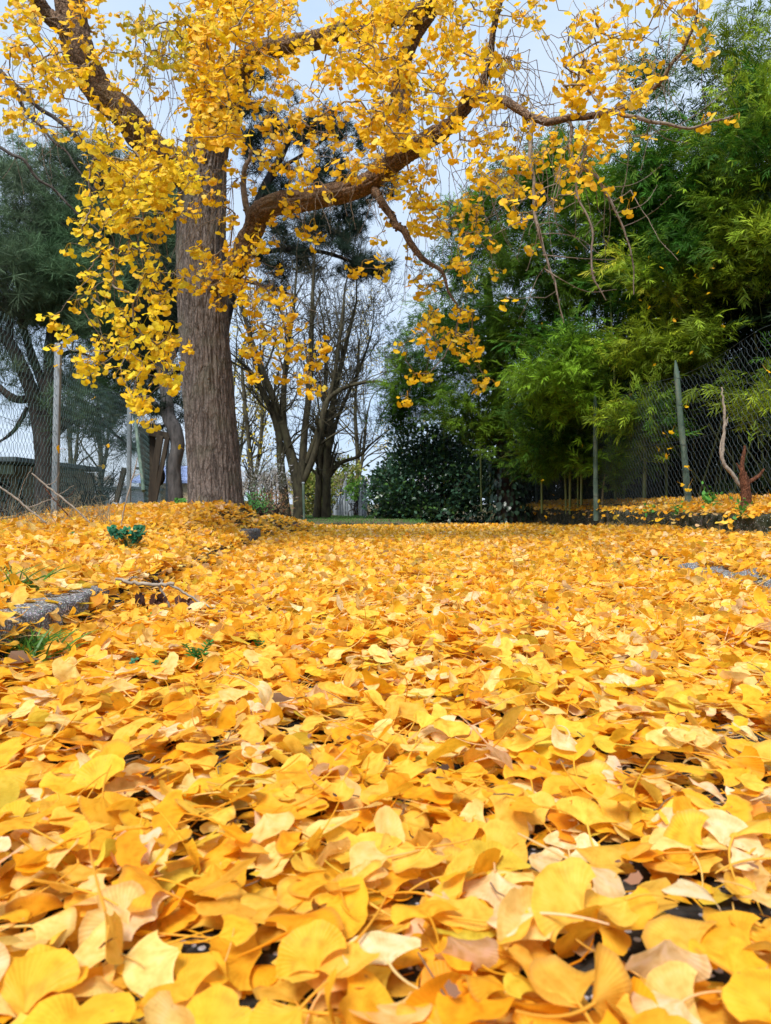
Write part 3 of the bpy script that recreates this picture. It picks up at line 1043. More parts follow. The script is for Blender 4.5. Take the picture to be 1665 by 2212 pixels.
def ginkgo():
    root = thing('ginkgo_tree', 'big ginkgo tree with furrowed brown trunk and hanging golden yellow leaves on the bank', 'tree')
    mb = MB()
    tp = smooth_path(pxpath(TRUNK), 560)
    tp[:, 3] *= 1
    mb.tube(tp[:, :3], tp[:, 3], sides=220, amp=.022, freq=17, seed=4, stretch=.16)
    mb.build('trunk', M_BARK, root)
    limb_obj, fixed, owner, rads = {}, [], [], []
    names = list(LIMBS)
    for k, nm in enumerate(names):
        p = smooth_path(pxpath(LIMBS[nm]), 150 if LIMBS[nm][0][3] > .045 else 60)
        if nm in ('lower_right', 'riser', 'upper_right'):
            p[:, 3] *= .8
        if nm.startswith('low_left'):
            p[:, 3] *= .68
        mb = MB()
        big = p[0, 3] > .045
        if big:
            p[:, :3] += (np.stack([vnoise(p[:, :3] * 4, 70 + a) for a in range(3)], 1) - .5) * .05
        else:
            p[1:, :3] += (np.stack([vnoise(p[1:, :3] * 9, 70 + a) for a in range(3)], 1) - .5) * .05
        mb.tube(p[:, :3], p[:, 3], sides=64 if big else 8, amp=.020 if big else .0, freq=9, seed=k, stretch=.3)
        if not big:
            # knobbly short shoots
            idx = RNG.integers(0, len(p) - 1, 40)
            A = p[idx, :3]
            D = RNG.normal(0, 1, A.shape)
            D /= np.linalg.norm(D, axis=1, keepdims=True)
            mb.segs(A, A + D * (p[idx, 3:4] + .012), p[idx, 3] * .5 + .0015, p[idx, 3] * .3 + .001, 4)
        limb_obj[nm] = mb.build('limb', M_LIMB if big or nm in ('thin_right', 'dropping') else (M_DARKLIMB if 'left' in nm else M_TWIG), root)
        st = 1 if big else 1
        for q in (p[::3] if big else p):
            fixed.append(q[:3]); owner.append(k); rads.append(q[3])
    tr = tp[tp[:, 2] > W(430, 640, 6.5)[2]][::3]
    for q in tr:
        fixed.append(q[:3] + np.array([RNG.normal(0, .1), -q[3] * .9, 0])); owner.append(len(names)); rads.append(.1)
    fixed, owner = np.array(fixed), np.array(owner)

    # leaf clusters drawn from the density seen in the photograph, each at its own depth
    C, cn, ck = [], [], []
    for j, row in enumerate(ROWS):
        for i, v in enumerate(row):
            if v == 0:
                continue
            # depth of this part of the crown
            if i <= 3 and j <= 6: dm, ds = 4.8, .45
            elif i <= 8 and j >= 6: dm, ds = 4.7, .32
            elif i <= 8: dm, ds = 5.3, .5
            elif i <= 12 and j <= 7: dm, ds = 5.1, .45
            elif i <= 12: dm, ds = 5.5, .3
            elif i <= 19 and j <= 9: dm, ds = 4.9, .55
            elif i <= 19: dm, ds = 5.5, .4
            elif i <= 22 and j >= 9: dm, ds = 5.6, .45
            elif i <= 25: dm, ds = 5.0, .6
            else: dm, ds = 4.1, .3
            cov = min(v / 9.4, .955)
            nl = -math.log(1 - cov) * (24.0 if (i <= 8 and j >= 9) else (11.0 if 8 <= j <= 12 and 10 <= i <= 13 else (20.0 if j in (8, 9, 10) and 14 <= i <= 17 else (24.0 if i >= 20 else 33.0)))) * (dm / 4.6) ** 2
            ncl = RNG.poisson(nl / 7.2) + (1 if RNG.random() < .25 else 0)
            for _ in range(max(ncl, 1 if v >= 2 else 0)):
                px = (i + RNG.random()) * CELL
                py = (j + RNG.random()) * CELL - 22
                d = np.clip(RNG.normal(dm, ds), 3.5, 6.15)
                C.append(W(px, py, d))
                cn.append(max(2, int(RNG.poisson(7.5))))
                ck.append(1 if (5 <= i <= 8 and j <= 3) else (2 if (i <= 8 and j >= 6) else 0))
    C, cn, ck = np.array(C), np.array(cn), np.array(ck)
    n = len(C)
    # extra way-points so that twigs hang rather than jump
    nf = len(fixed)
    allp = np.vstack([fixed, C])
    parent = np.full(nf + n, -1)
    best = np.full(n, 1e9)
    bp = np.zeros(n, int)
    up = np.array([1, 1, .85])
    def cost(a, B):
        dv = (B - a) * up
        return np.sqrt((dv ** 2).sum(1)) + .25 * np.maximum(0, B[:, 2] - a[2])
    for k in range(nf):
        c = cost(fixed[k], C) + .06
        m = c < best
        best[m] = c[m]; bp[m] = k
    own = np.concatenate([owner, np.zeros(n, int)])
    left = np.ones(n, bool)
    order = []
    for _ in range(n):
        k = int(np.argmin(np.where(left, best, 1e9)))
        left[k] = False
        parent[nf + k] = bp[k]
        own[nf + k] = own[bp[k]]
        order.append(k)
        c = cost(C[k], C)
        m = left & (c < best)
        best[m] = c[m]; bp[m] = nf + k
    desc = np.ones(nf + n)
    for k in reversed(order):
        desc[parent[nf + k]] += desc[nf + k]
    A = allp[parent[nf:]]
    B = C
    ra = np.clip(.0013 * np.sqrt(desc[nf:]), .0015, .006)
    # bare hanging strands
    strands = []
    def strand(px, py, d, length, lean=0.0, col=None):
        p = W(px, py, d)
        nst = max(4, int(length / .055))
        dirv = np.array([lean, RNG.normal(0, .1), -1.0])
        pts = [p]
        for _ in range(nst):
            dirv = dirv + RNG.normal(0, .13, 3) + np.array([0, 0, -.06])
            dirv /= np.linalg.norm(dirv)
            pts.append(pts[-1] + dirv * .055)
        strands.append(np.array(pts))
        return pts
    areas = [(1030, 1250, 20, 160, 4.3, 5.2, .75, 26), (1060, 1230, 120, 300, 4.4, 5.2, .6, 16), (290, 400, 30, 150, 5.0, 5.8, .75, 20), (560, 650, -40, 40, 5, 5.6, .4, 9),
             (0, 70, 100, 260, 4.8, 5.6, .5, 12), (0, 380, 150, 330, 5.2, 6.0, .5, 26), (600, 960, 120, 330, 4.8, 5.8, .55, 34), (880, 1120, 300, 520, 5.0, 6.0, .7, 26), (1100, 1420, 260, 420, 4.0, 4.8, .6, 20),
             (420, 520, 300, 430, 5.2, 6.0, .7, 12), (250, 470, 380, 520, 4.7, 5.6, .6, 12), (1300, 1480, 0, 140, 3.9, 4.6, .5, 12), (640, 900, 400, 440, 5.0, 5.6, .3, 12), (520, 700, 480, 700, 5.4, 6.1, .4, 8)]
    for x0, x1, y0, y1, d0, d1, L, k in areas:
        for _ in range(k):
            p = strand(RNG.uniform(x0, x1), RNG.uniform(y0, y1), RNG.uniform(d0, d1), L * RNG.uniform(.5, 1.2), RNG.normal(0, .35))
            if RNG.random() < .5:
                q = p[len(p) // 3]
                s2 = [q]
                dv = np.array([RNG.normal(0, .8), RNG.normal(0, .4), -.7])
                for _ in range(int(len(p) * .5)):
                    dv = dv + RNG.normal(0, .15, 3) + np.array([0, 0, -.12])
                    dv /= np.linalg.norm(dv)
                    s2.append(s2[-1] + dv * .05)
                strands.append(np.array(s2))
    # the pale bare side-twigs of the dangling boughs on the right and the spray in front of the trunk
    side = [[(1158, 470), (1120, 480), (1080, 500), (1035, 525)], [(1160, 485), (1200, 482), (1240, 510), (1270, 540)], [(1168, 505), (1215, 505), (1260, 520), (1300, 555)], [(1172, 550), (1230, 556), (1290, 560), (1330, 560)],
            [(1176, 580), (1215, 605), (1270, 630), (1330, 625)], [(1182, 570), (1160, 600), (1140, 650), (1120, 690)], [(1345, 490), (1380, 475), (1420, 450), (1450, 420)], [(1300, 405), (1360, 400), (1400, 380), (1430, 355)],
            [(1330, 460), (1390, 440), (1420, 400)], [(420, 430), (440, 470), (415, 520), (405, 600)], [(400, 470), (380, 530), (365, 570)], [(415, 480), (395, 540), (370, 600)], [(430, 560), (450, 500), (440, 440)], [(1460, 275), (1520, 235), (1570, 190), (1600, 150)], [(1270, 340), (1240, 400), (1210, 430)], [(1240, 300), (1300, 330), (1340, 350), (1370, 360)], [(1400, 270), (1440, 300), (1490, 310)]]
    for s in side:
        d = 4.2 if s[0][0] > 700 else 5.9
        pts = smooth_path([tuple(W(a, b, d + RNG.normal(0, .1))) + (.003,) for a, b in s], 14)
        strands.append(pts[:, :3])
    trunk_own = len(names)
    tw = {k: MB() for k in range(len(names) + 1)}
    fo = {k: MB() for k in range(len(names) + 1)}
    for k in range(len(names) + 1):
        m = own[nf:] == k
        if m.any():
            a, b, r0, r1 = bend_segs(A[m], B[m], np.minimum(ra[m] * 1.15, .007), ra[m], 4, .035, .03)
            tw[k].segs(a, b, r0, r1, 4)
            # spurs
            mid = (a + b) / 2
            D = RNG.normal(0, 1, mid.shape)
            D /= np.linalg.norm(D, axis=1, keepdims=True)
            pick = RNG.random(len(mid)) < .5
            tw[k].segs(mid[pick], mid[pick] + D[pick] * .011, .0018, .0014, 3)
    # attach strands to the closest skeleton point's limb
    for s in strands:
        dd = np.linalg.norm(allp - s[0], axis=1)
        j = int(np.argmin(dd + 2 * (allp[:, 2] < s[0][2] - .05)))
        k = int(own[j])
        a, b, r0, r1 = bend_segs(allp[j][None], s[0][None], np.array([.003]), np.array([.0025]), 4, .05, .05)
        tw[k].segs(a, b, r0, r1, 4)
        rr = np.linspace(.0026, .0013, len(s))
        tw[k].segs(s[:-1], s[1:], rr[:-1], rr[1:], 4)
        pick = RNG.random(len(s)) < .8
        D = RNG.normal(0, 1, s.shape)
        D /= np.linalg.norm(D, axis=1, keepdims=True)
        tw[k].segs(s[pick], s[pick] + D[pick] * .011, .002, .0015, 3)
    # leaves
    TL = leaf_set(18, 7, 3, 0, 77, cr=.5)
    ci = np.repeat(np.arange(n), cn)
    L = len(ci)
    base = C[ci]
    pd = RNG.normal(0, .75, (L, 3)) + np.array([0, -.15, -.35])
    pd /= np.linalg.norm(pd, axis=1, keepdims=True)
    pl = RNG.uniform(.025, .06, (L, 1))
    mid = base + pd * pl * .5 + np.array([0, 0, .006])
    tip = base + pd * pl - np.array([0, 0, .012])
    ax = pd + np.array([0, 0, -.75]) + RNG.normal(0, .3, (L, 3))
    M = frames(ax, RNG.normal(0, .75, (L, 3)) + np.array([0, -1.3, .6]))
    s = RNG.uniform(.029, .045, L)
    M = M * s[:, None, None]
    col = np.zeros((L, 3))
    for kind, nm in ((0, 'tree'), (1, 'shaded_olive'), (2, 'lime')):
        m = ck[ci] == kind
        col[m] = leaf_colours(m.sum(), nm)[0]
    ti = RNG.integers(0, len(TL), L)
    lo = own[nf + ci]
    for k in range(len(names) + 1):
        for t, T in enumerate(TL):
            m = (ti == t) & (lo == k)
            fo[k].inst(T, M[m], tip[m], col[m])
        m = lo == k
        if m.any():
            fo[k].segs(base[m], mid[m], .0011, .0009, 3, col[m] * .85)
            fo[k].segs(mid[m], tip[m], .0009, .0011, 3, col[m] * .85)
    for k in range(len(names) + 1):
        par = limb_obj[names[k]] if k < len(names) else root
        if tw[k].n:
            tw[k].build('twig_sprays', M_TWIG, par)
        if fo[k].n:
            fo[k].build('foliage', M_GINK, par)
    ground_root(root, W(460, 1090, 6.5))
    print('ginkgo', n, 'clusters', L, 'leaves')


ginkgo()
# ------------------------------------------------------------------ needles, shrubs, bare trees
def tuft_template(n, L, wd, seed, spread=1.0):
    rs = np.random.default_rng(seed)
    V, Fq = [], []
    for i in range(n):
        d = rs.normal(0, 1, 3)
        d[1] = abs(d[1]) * 1.1 + .15
        d /= np.linalg.norm(d)
        side = np.cross(d, rs.normal(0, 1, 3))
        side /= np.linalg.norm(side)
        o = np.array([0, rs.uniform(-.25, .25) * L, 0])
        l = L * rs.uniform(.7, 1.1)
        k = len(V)
        V += [o - side * wd, o + side * wd, o + d * l + side * wd * .3 - np.array([0, 0, .1 * l]), o + d * l - side * wd * .3 - np.array([0, 0, .1 * l])]
        Fq.append((k, k + 1, k + 2, k + 3))
    V = np.array(V)
    return V, np.array(Fq), np.zeros((len(V), 3))


TUFTS = [tuft_template(34, 1.0, .016, 500 + i) for i in range(4)]


def needles(mb, P, A, size, col):
    M = frames(A) * np.asarray(size)[:, None, None]
    ti = RNG.integers(0, len(TUFTS), len(P))
    for i, T in enumerate(TUFTS):
        k = ti == i
        mb.inst(T, M[k], P[k], col[k])


def blob_points(spec, clump=7, spread=.16):
    """spec rows (px, py, rx, ry, depth, depth radius, count): points gathered into clumps inside ellipsoids"""
    out, cen = [], []
    for px, py, rx, ry, d, rd, cnt in spec:
        nc = max(1, int(cnt / clump))
        u = RNG.normal(0, 1, (nc, 3))
        u /= np.linalg.norm(u, axis=1, keepdims=True)
        u *= RNG.uniform(.25, 1, (nc, 1)) ** .5
        c0 = W(px, py, d)
        C = c0 + u * np.array([rx * d / F, rd, ry * d / F])
        q = np.repeat(C, clump, axis=0) + RNG.normal(0, spread, (nc * clump, 3)) * np.array([1, 1, .6])
        out.append(q)
        cen.append(np.repeat(c0[None], nc * clump, axis=0))
    return np.concatenate(out), np.concatenate(cen)


def pine_left():
    root = thing('pine_tree', 'dark green pine with forked black trunk and dense crown behind the chain-link fence', 'tree')
    mb = MB()
    tr = [[(104, 1120, 9.6, .155), (101, 1050, 9.6, .135), (96, 960, 9.6, .125), (80, 880, 9.6, .10), (50, 800, 9.5, .08), (15, 735, 9.4, .07), (-40, 690, 9.3, .06)],
          [(98, 960, 9.6, .09), (108, 860, 9.65, .085), (110, 760, 9.7, .08), (125, 660, 9.8, .075), (160, 560, 9.9, .06), (200, 440, 10, .045), (225, 330, 10, .02)],
          [(97, 975, 9.6, .07), (130, 925, 9.7, .062), (190, 890, 9.8, .055), (265, 872, 9.9, .048), (330, 842, 10, .035), (400, 790, 10, .02)],
          [(72, 860, 9.6, .06), (30, 860, 9.6, .05), (-20, 820, 9.6, .04)],
          [(100, 850, 9.65, .06), (60, 740, 9.7, .05), (40, 640, 9.8, .04), (60, 520, 10, .025)],
          [(60, 880, 9.6, .03), (30, 930, 9.6, .024), (-10, 960, 9.6, .01)], [(130, 925, 9.7, .03), (170, 860, 9.8, .025), (230, 820, 9.9, .02), (300, 800, 10, .012)], [(200, 885, 9.8, .03), (240, 930, 9.9, .02), (275, 960, 10, .01)], [(110, 790, 9.7, .03), (150, 760, 9.8, .024), (200, 770, 9.9, .012)], [(112, 740, 9.7, .05), (180, 700, 9.8, .045), (260, 690, 9.9, .04), (330, 660, 10, .03)],
          [(20, 740, 9.4, .05), (20, 690, 9.4, .04), (10, 640, 9.4, .03)]]
    for i, t in enumerate(tr):
        p = smooth_path(pxpath(t), 40)
        mb.tube(p[:, :3], p[:, 3], sides=16, amp=.02 if i < 2 else .006, freq=6, seed=i + 40, stretch=.3)
    mb.build('trunk', M_PINEBARK, root)
    spec = [(50, 470, 110, 120, 10.2, 1.0, 420), (150, 560, 150, 130, 10.9, .5, 700), (60, 590, 130, 90, 9.8, 1.0, 620), (190, 640, 130, 70, 10, 1.0, 620), (260, 560, 110, 120, 10.4, 1.0, 700), (170, 470, 120, 110, 10.6, .9, 620), (200, 370, 80, 60, 10.6, .7, 220),
            (330, 640, 80, 100, 10.4, .8, 520), (310, 470, 80, 120, 10.8, .8, 420), (40, 660, 90, 45, 9.6, .7, 320), (250, 715, 90, 35, 10, .8, 300), (120, 330, 90, 40, 10.8, .5, 60), (380, 560, 60, 160, 11, .6, 620), (330, 560, 70, 150, 11, .6, 520), (250, 440, 70, 70, 11, .6, 300), (20, 390, 50, 60, 10.6, .5, 60),
            (180, 900, 80, 40, 9.9, .5, 120), (250, 850, 80, 60, 10, .5, 180), (310, 800, 60, 70, 10, .4, 190), (20, 800, 70, 90, 9.6, .5, 90), (140, 790, 80, 60, 9.9, .4, 80), (60, 900, 60, 50, 9.9, .4, 30), (290, 930, 50, 50, 10.3, .4, 60), (100, 270, 40, 30, 11, .4, 12)]
    P, cen = blob_points(spec, 8, .15)
    A = (P - cen) + np.array([0, 0, .25]) + RNG.normal(0, .35, P.shape)
    n = len(P)
    sz = RNG.uniform(.13, .23, n)
    sz[RNG.random(n) < .1] *= .8
    lum = RNG.uniform(.45, 1.5, (n, 1))
    gy = vnoise(P * 1.4, 3)[:, None]
    col = np.clip((np.array([.055, .125, .05]) * gy * 1.3 + np.array([.09, .11, .075]) * (1.05 - gy)) * lum, .01, .3)
    mb = MB()
    needles(mb, P, A, sz, col)
    # branchlets inside the crown
    tw = MB()
    pick = RNG.random(n) < .16
    B = P[pick]
    Acen = cen[pick] * .45 + B * .55 + np.array([0, 0, -.12])
    a, b, r0, r1 = bend_segs(Acen, B, np.full(len(B), .008), np.full(len(B), .004), 3, .08, -.03)
    tw.segs(a, b, r0, r1, 3)
    cr = mb.build('crown', M_NEEDLE, root)
    tw.build('twig_sprays', M_GREYBARK, cr)
    ground_root(root, (W(104, 1100, 9.6)[0], 9.6, .2))


def pine_mid():
    root = thing('pine_tree', 'tall open pine with tufted dark needles seen beyond the ginkgo trunk and its low limb', 'tree')
    mb = MB()
    tr = [[(430, 1110, 13, .16), (450, 900, 13, .14), (478, 720, 13, .125), (505, 610, 13, .115), (530, 520, 13, .10), (565, 420, 13, .085), (610, 330, 13, .06), (650, 240, 13, .03)],
          [(520, 560, 13, .05), (600, 540, 12.9, .045), (700, 545, 12.8, .035), (780, 575, 12.7, .025), (835, 600, 12.6, .012)],
          [(545, 470, 13, .045), (620, 430, 13, .04), (700, 400, 13, .03), (770, 380, 13, .015)],
          [(590, 370, 13, .04), (660, 330, 13, .03), (740, 270, 13, .018)], [(510, 600, 13, .04), (580, 620, 13, .03), (640, 640, 13, .015)]]
    for i, t in enumerate(tr):
        p = smooth_path(pxpath(t), 34)
        mb.tube(p[:, :3], p[:, 3], sides=10, amp=.01 if i == 0 else 0, freq=6, seed=i + 60, stretch=.3)
    mb.build('trunk', M_PINEBARK, root)
    spec = [(620, 265, 55, 50, 13, .6, 130), (735, 330, 60, 60, 13, .7, 150), (700, 265, 40, 35, 13, .5, 90), (620, 490, 50, 55, 13, .7, 110), (715, 500, 60, 45, 13, .7, 150), (770, 450, 40, 50, 12.8, .5, 120), (800, 590, 50, 20, 12.6, .4, 120), (745, 560, 40, 30, 12.7, .5, 80),
            (570, 370, 50, 60, 13, .7, 150), (540, 270, 40, 50, 13, .6, 110), (660, 400, 50, 40, 13, .6, 90), (590, 590, 60, 40, 13, .6, 90), (840, 380, 30, 40, 12.8, .4, 60), (560, 200, 40, 30, 13, .4, 50), (640, 560, 60, 40, 13, .6, 110)]
    P, cen = blob_points(spec, 12, .10)
    n = len(P)
    A = (P - cen) * np.array([1, 1, .4]) + np.array([0, 0, .3]) + RNG.normal(0, .3, P.shape)
    lum = RNG.uniform(.6, 1.25, (n, 1))
    col = np.array([.018, .036, .022]) * lum
    mb = MB()
    needles(mb, P, A, RNG.uniform(.14, .24, n), col)
    cr = mb.build('crown', M_NEEDLE, root)
    tw = MB()
    pick = RNG.random(n) < .3
    B = P[pick]
    a, b, r0, r1 = bend_segs(cen[pick] * .5 + B * .5, B, np.full(len(B), .009), np.full(len(B), .005), 3, .1, .0)
    tw.segs(a, b, r0, r1, 3)
    tw.build('twig_sprays', M_PINEBARK, cr)
    ground_root(root, (W(430, 1100, 13)[0], 13, .2))


def curved_pine():
    root = thing('pine_tree', 'slender grey pine trunk with a bend, standing between the wooden frame and the ginkgo trunk', 'tree')
    mb = MB()
    for i, t in enumerate([[(381, 1110, 9.0, .10), (379, 1060, 9.0, .088), (376, 1010, 9.0, .082), (384, 960, 9.0, .082), (376, 925, 9.0, .085), (364, 900, 9.05, .08), (360, 860, 9.1, .07), (350, 800, 9.2, .06), (335, 740, 9.3, .05), (320, 660, 9.4, .035)],
                           [(366, 905, 9.05, .05), (345, 885, 9.05, .04), (330, 868, 9.1, .03), (300, 850, 9.1, .015)], [(352, 810, 9.2, .04), (385, 740, 9.3, .03), (400, 660, 9.4, .02)]]):
        p = smooth_path(pxpath(t), 40)
        mb.tube(p[:, :3], p[:, 3], sides=18, amp=.014 if i == 0 else .004, freq=6, seed=i + 80, stretch=.3)
    mb.build('trunk', M_GREYBARK, root)
    spec = [(300, 760, 60, 40, 9.4, .5, 160), (345, 690, 50, 50, 9.5, .5, 200), (395, 620, 40, 60, 9.6, .4, 140), (340, 880, 30, 25, 9.1, .3, 40), (385, 860, 18, 60, 9.5, .3, 60)]
    P, cen = blob_points(spec, 8, .12)
    n = len(P)
    A = (P - cen) + np.array([0, 0, .2]) + RNG.normal(0, .3, P.shape)
    mb = MB()
    needles(mb, P, A, RNG.uniform(.12, .2, n), np.array([.018, .034, .022]) * RNG.uniform(.6, 1.2, (n, 1)))
    mb.build('crown', M_NEEDLE, root)
    ground_root(root, (W(380, 1100, 9)[0], 9, .25))


def bare_tree(name, label, stems, base, seed, mat_, tw_r=.0032, spread=.5, depth=5, leafcol=None, nleaf=0, shrink=.7, kids=(3, 5)):
    """stems: list of (x, y, z, r) paths; boughs fork upward from them and end in fine twigs"""
    rs = np.random.default_rng(seed)
    root = thing(name, label, 'tree')
    mb = MB()
    A, B, R0, R1 = [], [], [], []
    tips = []
    def grow(p, d, L, r, lev):
        nseg = 4 if lev < 3 else 3
        pts = [p]
        dd = d.copy()
        for k in range(nseg):
            dd = dd + rs.normal(0, .13 + .03 * lev, 3) + np.array([0, 0, .07])
            dd /= np.linalg.norm(dd)
            pts.append(pts[-1] + dd * L / nseg)
        rr = np.linspace(r, max(r * .5, tw_r * .7), nseg + 1)
        for k in range(nseg):
            A.append(pts[k]); B.append(pts[k + 1]); R0.append(rr[k]); R1.append(rr[k + 1])
        if lev >= depth:
            tips.append(pts[-1]); tips.append(pts[1])
            return
        for _ in range(rs.integers(*kids)):
            k = rs.integers(1, nseg + 1)
            ax = rs.normal(0, 1, 3)
            nd = dd + ax * spread + np.array([0, 0, .18])
            nd /= np.linalg.norm(nd)
            grow(pts[k], nd, L * shrink * rs.uniform(.75, 1.15), max(rr[k] * .62, tw_r), lev + 1)
    for st, lev0, L0, cnt in stems:
        p = smooth_path(st, 36)
        p[:, 3] *= .92
        mb.tube(p[:, :3], p[:, 3], sides=12, amp=p[0, 3] * .14, freq=6, seed=seed, stretch=.3)
        for _ in range(cnt):
            k = int(rs.uniform(.25, 1) * (len(p) - 1))
            t = p[min(k + 1, len(p) - 1), :3] - p[max(k - 1, 0), :3]
            t /= np.linalg.norm(t)
            nd = t * .8 + rs.normal(0, .5, 3) * np.array([1, .8, .5]) + np.array([0, 0, .2])
            nd /= np.linalg.norm(nd)
            grow(p[k, :3], nd, L0 * rs.uniform(.7, 1.2), max(p[k, 3] * .45, tw_r), lev0)
        grow(p[-1, :3], (p[-1, :3] - p[-2, :3]) / np.linalg.norm(p[-1, :3] - p[-2, :3]), L0, p[-1, 3], lev0)
    tr = mb.build('trunk', mat_, root)
    tw = MB()
    tw.segs(np.array(A), np.array(B), np.array(R0), np.array(R1), 4)
    tw.build('crown', mat_, root)
    if nleaf:
        t = np.array(tips)
        k = rs.integers(0, len(t), nleaf)
        P = t[k] + rs.normal(0, .06, (nleaf, 3))
        mb = MB()
        leaf_quads(mb, P, RNG.normal(0, 1, P.shape) + np.array([0, 0, -.6]), rs.uniform(.04, .075, nleaf), np.array(leafcol) * rs.uniform(.7, 1.2, (nleaf, 1)))
        mb.build('foliage', M_SHRUB, root)
    ground_root(root, base)
    return root


OVAL = (np.array([(0, 0, 0), (-.34, .38, .05), (0, .5, -.04), (.34, .38, .05), (-.2, .8, .0), (.2, .8, .0), (0, 1.02, -.1)]), np.array([(0, 2, 4, 1), (0, 3, 5, 2), (2, 5, 6, 4)]), np.zeros((7, 3)))
LANCE = (np.array([(0, 0, 0), (-.075, .35, .012), (0, .4, -.02), (.075, .35, .012), (0, 1.0, -.14)]), np.array([(0, 2, 4, 1), (0, 3, 4, 2)]), np.zeros((5, 3)))


def leaf_quads(mb, P, A, size, col, T=OVAL):
    M = frames(A, RNG.normal(0, .6, P.shape) + np.array([0, -.3, 1.0])) * np.asarray(size)[:, None, None]
    mb.inst(T, M, P, col)


def bare_trees():
    X = lambda px, d: (px - CX) / F * d
    # main multi-stemmed one
    d = 12.6
    st = [
        (pxpath([(645, 1128, d, .125), (646, 1085, d, .105), (642, 1040, d, .10), (628, 980, d, .085), (605, 900, d, .07), (575, 820, d, .055), (545, 740, d, .04), (520, 660, d, .02)]), 3, .75, 14),
        (pxpath([(646, 1060, d, .08), (652, 1010, d, .075), (658, 930, d, .065), (668, 840, d, .055), (672, 740, d, .045), (676, 620, d, .03), (680, 540, d, .015)]), 3, .75, 14),
        (pxpath([(640, 1040, d, .075), (620, 960, d, .06), (612, 880, d, .055), (618, 780, d, .045), (632, 680, d, .03), (640, 600, d, .015)]), 3, .7, 12),
        (pxpath([(648, 1050, d, .07), (672, 1000, d, .062), (692, 930, d, .055), (704, 870, d, .05), (738, 840, d, .04), (775, 828, d, .03), (815, 822, d, .015)]), 3, .6, 10),
        (pxpath([(660, 1000, d, .05), (690, 920, d, .045), (718, 830, d, .04), (735, 720, d, .032), (745, 620, d, .015)]), 3, .7, 12),
        (pxpath([(620, 1118, d, .09), (612, 1060, d, .08), (606, 1000, d, .07), (600, 930, d, .06), (570, 850, d, .045), (530, 790, d, .02)]), 3, .6, 9),
    ]
    bare_tree('bare_tree', 'leafless tree with several rising dark stems at the end of the leaf path', st, (X(643, d), d, 0), 5, M_BAREBARK, kids=(3, 5), tw_r=.0036, depth=6, shrink=.68, spread=.6)
    d = 14
    st = [
        (pxpath([(704, 1130, d, .11), (705, 1080, d, .095), (706, 1010, d, .085), (712, 930, d, .07), (725, 840, d, .055), (748, 740, d, .04), (770, 650, d, .02)]), 3, .8, 12),
        (pxpath([(684, 1128, d, .085), (688, 1060, d, .075), (690, 1000, d, .065), (700, 900, d, .05), (704, 800, d, .035), (700, 700, d, .018)]), 3, .75, 12),
        (pxpath([(710, 1030, d, .05), (735, 1000, d, .045), (775, 985, d, .03), (800, 960, d, .02), (830, 935, d, .01)]), 3, .6, 7),
        (pxpath([(706, 1000, d, .05), (730, 900, d, .04), (775, 800, d, .03), (800, 730, d, .015)]), 3, .8, 12),
    ]
    bare_tree('bare_tree', 'pair of leafless mossy trunks rising beside the grey paling fence', st, (X(700, d), d, 0), 8, M_BAREBARK, kids=(3, 5), tw_r=.0038, depth=6, shrink=.68, spread=.6)
    d = 15
    st = [(pxpath([(548, 1110, d, .07), (545, 1050, d, .06), (538, 960, d, .05), (528, 860, d, .04), (520, 760, d, .02)]), 3, .7, 16),
          (pxpath([(548, 1050, d, .05), (560, 980, d, .045), (566, 900, d, .035), (560, 800, d, .02)]), 3, .7, 14)]
    bare_tree('thin_tree', 'thin grey-green tree with sparse yellow leaves just beyond the ginkgo trunk', st, (X(548, d), d, .1), 12, M_BAREBARK, leafcol=(.55, .42, .04), nleaf=900, kids=(2, 4))
    d = 22
    for i, (px, lab, c, nl) in enumerate([(505, 'distant slim tree with thin yellow-green foliage peeping past the trunk of the ginkgo', (.5, .42, .06), 1500), (770, 'distant slim tree with faint yellow foliage above the far paling fence', (.5, .38, .05), 1300), (215, 'distant leafless tree seen through the fence left of the wooden frame', (.2, .16, .05), 120), (150, 'distant greenish leafless tree behind the pale low building', (.2, .2, .08), 300)]):
        p = [(px, 1105, d, .09), (px + 3, 1000, d, .075), (px - 3, 880, d, .05), (px + 6, 760, d, .02)]
        st = [(pxpath(p), 2, 1.5, 12), (pxpath([(px, 1060, d, .06), (px + 14, 980, d, .05), (px + 22, 900, d, .03)]), 2, 1.2, 6)]
        bare_tree('slim_tree', lab, st, (X(px, d), d, 0), 30 + i, M_BAREBARK, tw_r=.006, leafcol=c, nleaf=nl, kids=(2, 4))
    # far-off trees that read as one pale mass
    rs = np.random.default_rng(4)
    mb = MB()
    A, B, R0, R1 = [], [], [], []
    def grow(p, dd, L, r, lev):
        q = p + dd * L
        A.append(p); B.append(q); R0.append(r); R1.append(r * .6)
        if lev < 5:
            for _ in range(3):
                nd = dd + rs.normal(0, .42, 3) + np.array([0, 0, .15])
                nd /= np.linalg.norm(nd)
                grow(p + dd * L * rs.uniform(.5, 1), nd, L * .72, r * .6, lev + 1)
    for i in range(90):
        y = rs.uniform(60, 110)
        x = rs.uniform(-.62, .3) * y
        grow(np.array([x, y, 0.]), np.array([0, 0, 1.]), rs.uniform(1.2, 2.0), .12, 0)
    mb.segs(np.array(A), np.array(B), np.maximum(np.array(R0), .02), np.maximum(np.array(R1), .016), 3)
    tag(mb.build('distant_woods', M_PALE_TWIG), kind='stuff')


pine_left()
pine_mid()
curved_pine()
bare_trees()


